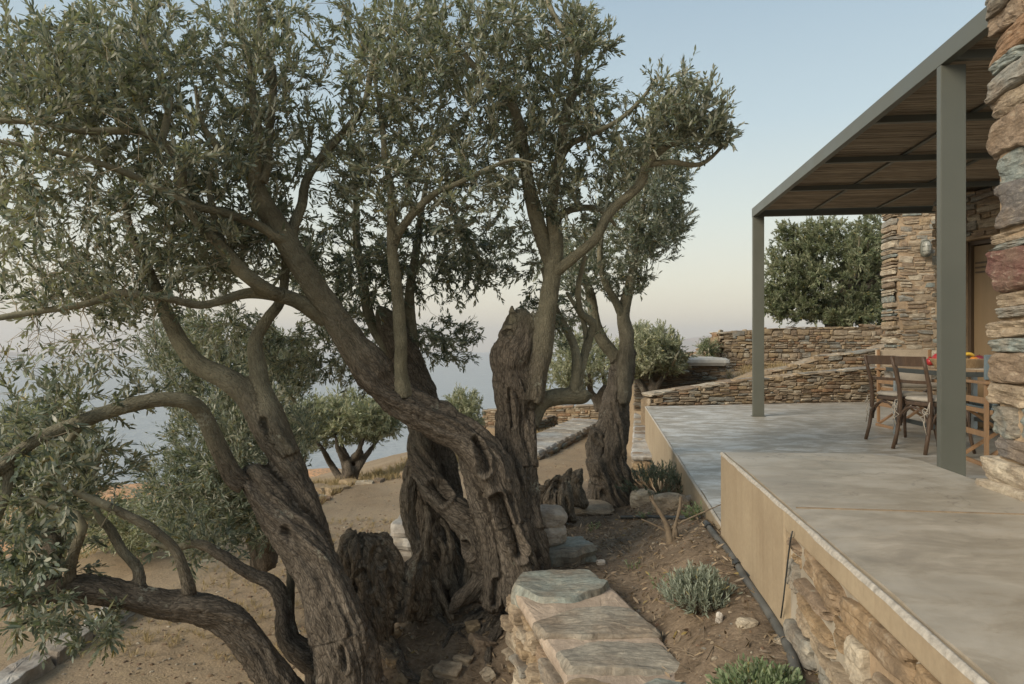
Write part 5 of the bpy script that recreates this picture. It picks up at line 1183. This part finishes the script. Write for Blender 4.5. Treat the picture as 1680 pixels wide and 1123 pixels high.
far_olive('evergreen_tree', 'dense green tree rising above the high ochre wall', 1375, 548, 18.6, 200, [(1380, 445, 95, 85, 18.8, 2.0, 620), (1305, 440, 48, 66, 18.5, 1.2, 260), (1345, 395, 40, 36, 18.6, 1, 120), (1430, 410, 50, 60, 19, 1.5, 260), (1470, 450, 50, 80, 19, 1.5, 260), (1278, 500, 34, 30, 18.2, .8, 100), (1400, 518, 75, 20, 17.6, .7, 130), (1430, 500, 60, 34, 18.2, .8, 160), (1318, 506, 46, 26, 18.0, .8, 130), (1262, 470, 16, 24, 18.3, .4, 22), (1290, 385, 20, 18, 18.5, .4, 26)], 0, 'leaf_bush', 35, 'tree', (.10, .030), None, 6)
# mid-distance olive bush behind the left limbs
far_olive('olive_bush', 'loose grey green olive bush hanging behind the leaning trunk', 430, 925, 5.6, 220, [(400, 700, 120, 120, 5.6, .9, 520), (330, 820, 100, 90, 5.4, .8, 330), (310, 590, 80, 70, 5.8, .7, 210), (430, 600, 80, 50, 5.7, .6, 150), (430, 830, 70, 70, 5.4, .6, 150)], 0, 'leaf', 36, 'olive bush', (.05, .012), None, 6)
far_olive('olive_bush', 'pale olive bush lower left on the slope below the kerb', 90, 905, 8.0, 200, [(70, 720, 90, 60, 8.0, 1.2, 200), (60, 800, 100, 70, 8, 1, 220), (210, 860, 100, 45, 7.6, 1, 200)], 0, 'leaf_far', 37, 'olive bush', (.06, .016), None, 6)
far_olive('shrub', 'dark shrub beside the broken end of the high wall', 1160, 590, 16.0, 40, [(1160, 572, 14, 12, 16, .3, 50)], 0, 'leaf_bush', 38, 'shrub', (.06, .018), None, 3)
far_olive('shrub', 'grey green shrub on the slope right of the pale forked olive', 650, 790, 12.5, 50, [(500, 790, 34, 22, 11.5, .5, 90)], 0, 'leaf_far', 39, 'shrub', (.06, .016), None, 3) if False else None
# ---------------------------------------------------------------- the planting bed: rocks, plants, hoses, litter
def grock(px, py, dims, mat, label, cat='rock', rz=0, sink=.35, seed=1, boxy=3., rough=.25, tilt=0, D=None, name='rock'):
    g = gpix(px, py); o = rock(name, (g.x, g.y, g.z+dims[2]*(.5-sink)), dims, mat, None, seed, 4, rough, rz, tilt, boxy); return tag(o, label, cat)
g = gpix(905, 925)
tag(slab('flat_stone', [(g.x-.16, g.y-.06), (g.x+.12, g.y-.10), (g.x+.26, g.y+.05), (g.x+.20, g.y+.28), (g.x-.12, g.y+.30)], g.z+.085, .09, fm['flag_b'], None, .010, 71, 60, .02), 'flat grey green slab lying under the pale rock', 'flat stone')
for k, (dx, dz, dm, sd_, lab) in enumerate(((-.0, .145, (.235, .20, .135), 3, 'pale white veined rock resting on the flat slab, the lower of two'), (.015, .245, (.215, .17, .13), 8, 'pale white rock with grey veins, topmost on the flat slab'))):
    tag(rock('rock', (g.x-.02+dx, g.y+.10, g.z+dz), dm, M['white_rock'], None, sd_, 4, .22, .4, .1, 2.6), lab, 'rock')
grock(922, 925, (.13, .11, .05), M['st_brown'], 'small flat brown stone between the pale rock and the flagstones', seed=12)
grock(986, 927, (.055, .05, .04), M['white_rock'], 'little pale pebble right of the flat brown stone', 'pebble', seed=13)
grock(1056, 826, (.22, .2, .17), M['st_pale'], 'squat tan boulder right of the gnarled trunk', seed=14)
grock(1100, 834, (.24, .22, .15), M['st_tan'], 'rounded tan boulder below the rosemary', seed=15)
grock(1132, 806, (.2, .2, .2), M['st_brown'], 'brown boulder against the plaster wall', seed=16)
grock(1132, 822, (.07, .07, .06), M['white_rock'], 'small pale stone on top of the boulders', seed=17)
grock(950, 838, (.52, .40, .10), M['st_tan'], 'broad flat tan stone at the foot of the gnarled trunk', seed=18, boxy=4)
grock(1225, 1028, (.075, .05, .035), M['st_pale'], 'pale pinkish stone in the soil right of the lavender', seed=19)
grock(1288, 1055, (.07, .05, .025), M['st_pale'], 'flat pale stone chip beside the hose', seed=20)
grock(1180, 1022, (.025, .025, .045), M['white_rock'], 'tiny upright white quartz chip in the soil', 'pebble', seed=21, sink=.2)
# loose rubble under the trees
pl_ = [(650, 1085), (610, 1110), (760, 1085), (700, 1115), (790, 1060), (735, 1105), (800, 1110), (640, 1050), (775, 1030), (660, 1120)]
for k, (px, py) in enumerate(pl_):
    gq = gpix(px, py, 2.2); s_ = random.uniform(.05, .11)
    o = link('rubble_stone', random.choice(SV_big), None); o.matrix_world = Matrix.Translation((gq.x, gq.y, gq.z)) @ Matrix.Rotation(random.uniform(0, 3), 4, 'Z') @ Matrix.Rotation(random.uniform(-.4, .4), 4, 'X') @ Matrix.Diagonal((s_*1.3, s_, s_*.7, 1))
    tag(o, 'loose ochre stone half buried in the earth bank under the big olive', 'stone', 'loose stones in the earth bank')
# rocks along the far edge of the path
for k in range(26):
    y = random.uniform(9.5, 13.8); x = exl(y)-random.uniform(.0, .9); s_ = random.uniform(.10, .28)
    o = link('path_rock', random.choice(SV_warm), None); o.matrix_world = Matrix.Translation((x, y, ground(x, y)+s_*.15)) @ Matrix.Rotation(random.uniform(0, 3), 4, 'Z') @ Matrix.Diagonal((s_*1.5, s_, s_*.6, 1))
    tag(o, 'weathered rock lying among dry grass along the far edge of the path', 'rock', 'rocks along the far edge of the path')
def hose(name, label, px, r_, mat, lift=.012, cat='hose', couplers=()):
    pts = []
    for q in px:
        gq = gpix(q[0], q[1]); pts.append((gq.x, gq.y, gq.z+lift+(q[2] if len(q) > 2 else 0), r_))
    sp = cr_spline(pts, .03); root = empty(name, pts[0][:3]); tag(root, label, cat)
    V, Fq = tube_np(sp[:, :3], sp[:, 3], 12); parented(link('pipe', mesh_np('pipe', V, Fq, mat, True)), root)
    for c in couplers:
        i = int(c*(len(sp)-3)); V, Fq = tube_np(sp[i:i+3, :3], [r_*1.35]*3, 12); parented(link('clip', mesh_np('clip', V, Fq, M['black'], True)), root)
    return root
hose('irrigation_hose', 'thick dusty grey irrigation pipe running along the plastered wall', [(1158, 862), (1175, 885), (1200, 915), (1220, 950), (1237, 975), (1256, 1003), (1274, 1032), (1290, 1062), (1302, 1092), (1308, 1125), (1306, 1180)], .0165, M['hose'], .012, 'hose', (.06, .40))
hose('drip_line', 'thin black drip line beside the thick pipe', [(1178, 862), (1190, 885), (1205, 905), (1230, 955, .02), (1248, 968, .05), (1262, 990, .04), (1270, 1006, .02), (1280, 1014, .01)], .007, M['black'], .008, 'drip line')
hose('black_pipe', 'black pipe crossing the soil behind the pruned stump', [(1020, 852), (1060, 851), (1110, 853), (1150, 852)], .014, M['black'], .01, 'pipe')
cpx = [(1284, 1014), (1288, 985), (1292, 950), (1296, 915), (1300, 885), (1303, 872)]
cv = []
for a, b in cpx:
    D = .632/((a-CX)/F-.129); v = P(a, b, D); cv.append((v.x-.006, v.y, v.z))
tag(MB().tube(cv, .0028, 6).build('cable', M['black'], None, True), 'thin black cable running up the joint between plaster and rubble', 'cable')
# plants in the bed
def tuft_plant(name, label, px, py, R0, Hh, n, mat, leaf, leafn, cat, seed=1, spread=1.0, stem='dead_twig', lean=(0, 0)):
    gq = gpix(px, py); root = tag(empty(name, gq), label, cat); g = np.random.default_rng(seed); paths, sh = [], []
    for k in range(n):
        a = g.uniform(0, 2*np.pi); rr2 = g.random()**.6; d = np.array([math.cos(a)*rr2*R0*spread+lean[0], math.sin(a)*rr2*R0*spread+lean[1], Hh*(1-.55*rr2**2)*g.uniform(.75, 1.1)])
        o = np.array([gq.x, gq.y, gq.z-.01])+np.array([math.cos(a), math.sin(a), 0])*R0*.25*rr2; m_ = o+d*np.array([.75, .75, .45]); t = np.linspace(0, 1, 6)[:, None]
        p = (1-t)**2*o+2*t*(1-t)*m_+t*t*(o+d); paths.append((p, np.linspace(.0028, .0012, 6))); dr = p[-1]-p[-2]; dr /= np.linalg.norm(dr); sh.append((p[-1], dr, leaf[0]*1.6+.02)); sh.append((p[-2], dr+g.normal(size=3)*.4, leaf[0]*1.6))
    Vs, Fs, nn = [], [], 0
    for p, r_ in paths: V, Fq = tube_np(p, r_, 4); Vs.append(V); Fs.append(Fq+nn); nn += len(V)
    o = link('stems', mesh_np('stems', np.concatenate(Vs), np.concatenate(Fs), M[stem], True)); parented(o, root); tag(o, kind='stuff')
    V, Fq = leaves_on(sh, leafn, leaf, g, True); o = link('leaves', mesh_np('leaves', V, Fq, M[mat])); parented(o, root); tag(o, kind='stuff'); return root
tuft_plant('lavender', 'round silvery lavender bush in the middle of the planting bed', 1146, 1000, .105, .135, 190, 'lavender', (.026, .0045), (9, 15), 'lavender', 3)
tuft_plant('herb_plant', 'fresh light green herb plant at the bottom edge beside the hose', 1252, 1158, .095, .08, 150, 'herb', (.022, .0075), (7, 12), 'herb', 4)
tuft_plant('rosemary', 'low dark green rosemary shrub against the plaster wall', 1085, 812, .34, .22, 200, 'rosemary', (.035, .006), (10, 16), 'rosemary', 5)
tuft_plant('seedling', 'tiny green seedling growing at the foot of the raised slab', 1176, 828, .07, .16, 12, 'herb', (.05, .016), (4, 7), 'seedling', 6)
tuft_plant('weed', 'small green weed beside the pruned stump', 1150, 852, .08, .06, 26, 'herb', (.03, .008), (4, 7), 'weed', 7)
for k, (px, py, lab_) in enumerate(((1062, 850, 'sparse green weed behind the pruned stump'), (1085, 960, 'tiny green weed left of the lavender bush'), (975, 870, 'tiny green weed near the gnarled trunk'), (1040, 935, 'tiny green weed in bare soil right of the topmost flagstone'))): tag(tuft_plant('weed', lab_, px, py, .05, .03, 9, 'herb', (.022, .006), (3, 5), 'weed', 8+k), group='small weeds in the bed')
# pruned dead shrub
gq = gpix(1100, 888); ds = tag(empty('pruned_shrub', gq), 'dead pruned shrub with cut brown stems in the bed', 'dead shrub')
for q in ([(1100, 892, 13), (1096, 868, 10), (1085, 845, 7), (1066, 815, 5)], [(1102, 890, 11), (1108, 862, 7), (1115, 835, 5), (1117, 815, 4.5)], [(1097, 870, 4), (1120, 856, 3), (1160, 838, 2.3), (1190, 825, 1.5)], [(1094, 872, 4), (1075, 862, 3), (1052, 852, 2)], [(1108, 885, 8), (1108, 870, 8), (1104, 862, 5)], [(1085, 845, 4), (1076, 832, 3), (1070, 812, 2)]):
    rows = [(*P(a, b, gq.y-.02), r_*.52*gq.y/F) for a, b, r_ in q]; sp = cr_spline(rows, .012); V, Fq = tube_np(sp[:, :3], sp[:, 3]*(1+.25*vnoise(np.stack([np.arange(len(sp))*.5, sp[:, 3]*99, sp[:, 0]], -1))), 9)
    parented(link('stem', mesh_np('stem', V, Fq, M['dead_twig'], True)), ds)
# litter: fallen leaves, twigs and grit (nobody could count them)
g = np.random.default_rng(77)
def scatter(n, boxes):
    out = []
    for (x0, x1, y0, y1), w in boxes:
        m_ = int(n*w); out.append(np.stack([g.uniform(x0, x1, m_), g.uniform(y0, y1, m_)], -1))
    P2 = np.concatenate(out); z = terr(P2[:, 0], P2[:, 1])[0]+micro(P2[:, 0], P2[:, 1]); return np.concatenate([P2, z[:, None]], 1)
ico = bmesh.new(); bmesh.ops.create_icosphere(ico, subdivisions=1, radius=1); IV = np.array([v.co[:] for v in ico.verts]); IF = np.array([[v.index for v in f.verts] for f in ico.faces]); ico.free()
def pebbles(name, P3, smin, smax, mat, label, flat=.6):
    m_ = len(P3); sz = smin+(smax-smin)*g.random(m_)**3; sc = sz[:, None]*g.uniform(.6, 1.4, (m_, 3))*np.array([1, 1, flat])
    Vj = IV[None]*(1+.3*g.normal(size=(m_, 12, 1))*.5)*sc[:, None]; a = g.uniform(0, 6.28, m_); ca, sa = np.cos(a)[:, None], np.sin(a)[:, None]
    X = Vj[:, :, 0]*ca-Vj[:, :, 1]*sa; Y = Vj[:, :, 0]*sa+Vj[:, :, 1]*ca; V = np.stack([X, Y, Vj[:, :, 2]], -1)+P3[:, None]
    Fq = (np.arange(m_)*12)[:, None, None]+IF[None]; o = link(name, mesh_np(name, V.reshape(-1, 3), Fq.reshape(-1, 3), mat)); return tag(o, label, kind='stuff')
pm = stone_mat('grit', [TAN, PALE, BROWN, GREY, RUST, (.20, .13, .08), (.22, .15, .09), (.16, .10, .065)], .95, 40)
pebbles('gravel', scatter(5200, [((.05, 1.5, 1.9, 5), .5), ((-.2, 1.9, 4, 9), .2), ((-1.4, .1, 2.4, 4.6), .3)]), .002, .012, pm, 'grit and pebbles strewn over the planting bed')
pebbles('path_gravel', scatter(6500, [((-3.2, .2, 3.5, 9), .6), ((-2.8, 1.5, 8, 16), .4)]), .004, .02, pm, 'grit and pebbles strewn over the dirt path')
L3 = scatter(4200, [((.1, 1.35, 1.9, 5.5), .50), ((-1.6, .1, 2.5, 4.6), .35), ((-3, 1.2, 4, 8), .15)])
sh = [(p+np.array([0, 0, .008]), np.array([math.cos(a), math.sin(a), .12]), .001) for p, a in zip(L3, g.uniform(0, 6.28, len(L3)))]
V, Fq = leaves_on(sh, (1, 2), (.042, .008), g, True); tag(link('leaf_litter', mesh_np('leaf_litter', V, Fq, M['litter'])), 'dry fallen leaves scattered over the soil', kind='stuff')
T3 = scatter(420, [((.1, 1.3, 2, 5.5), .5), ((-1.4, .05, 2.7, 4.4), .5)]); Vs, Fs, nn = [], [], 0
for p in T3:
    a = g.uniform(0, 6.28); L = g.uniform(.04, .16); d = np.array([math.cos(a), math.sin(a), 0])*L/2; q = np.stack([p-d, p+d*.1+np.array([0, 0, .012])+g.normal(size=3)*.006, p+d]); q[:, 2] += .006
    V, Fq = tube_np(q, [.0022, .002, .001], 4); Vs.append(V); Fs.append(Fq+nn); nn += len(V)
tag(link('twig_litter', mesh_np('twig_litter', np.concatenate(Vs), np.concatenate(Fs), M['dead_twig'])), 'dry twigs lying on the soil', kind='stuff')
# exposed roots at the foot of the big olive
rt = Tree('exposed_roots', 'bare roots creeping over the earth bank below the big olive', (-.1, 3.4, -1.7), cat='roots')
for q in ([(835, 1000, 18), (822, 1030, 13), (806, 1058, 9), (800, 1090, 6), (806, 1120, 4)], [(800, 1005, 14), (770, 1022, 9), (742, 1040, 6), (728, 1062, 4)], [(812, 1015, 12), (786, 1048, 8), (772, 1080, 5), (775, 1118, 4)], [(720, 1012, 9), (735, 1030, 6), (760, 1045, 4)], [(630, 1060, 18), (655, 1085, 14), (668, 1105, 10), (690, 1120, 7)]):
    qq = []
    for a, b, r_ in q: gq2 = gpix(a, b, 2.2); qq.append((a, b, r_, gq2.y))
    rt.limb(qq, 'root')
rt.build(voxel=.008)
# dry grass on the slopes and the old wall terraces
def grass(name, P3, h, mat, label):
    sh = []
    for p in P3:
        for _ in range(6):
            d = g.normal(size=3)*.35+np.array([0, 0, 1]); d /= np.linalg.norm(d); sh.append((p, d, .001))
    V, Fq = leaves_on(sh, (2, 3), (h, h*.05), g, False); return tag(link(name, mesh_np(name, V, Fq, mat)), label, kind='stuff')
a_ = g.uniform(9, 19, 1400); ex_ = np.interp(a_, [-50, 6, 11.2, 12.8, 13.5, 17.8, 19.8], [-3.35, -3.3, -2.6, -.6, .4, 1.9, 2.6])-g.uniform(0, 3, 1400)**1.2
Pg = np.stack([ex_, a_], -1); zz = terr(Pg[:, 0], Pg[:, 1])[0]+micro(Pg[:, 0], Pg[:, 1]); Pg = np.concatenate([Pg, zz[:, None]], 1)
Pw = scatter(700, [((3, 9, 12.3, 16.3), .6), ((-.5, 5, 20.3, 25), .2)]); Pn = scatter(500, [((-3.2, -1.2, 5, 9), 1)])
grass('dry_grass', np.concatenate([Pg, Pw]), .17, M['dry'], 'dry straw coloured grass on the slope and old terraces'); grass('dry_grass', Pn, .07, M['dry'], 'thin dry grass on the dirt path')
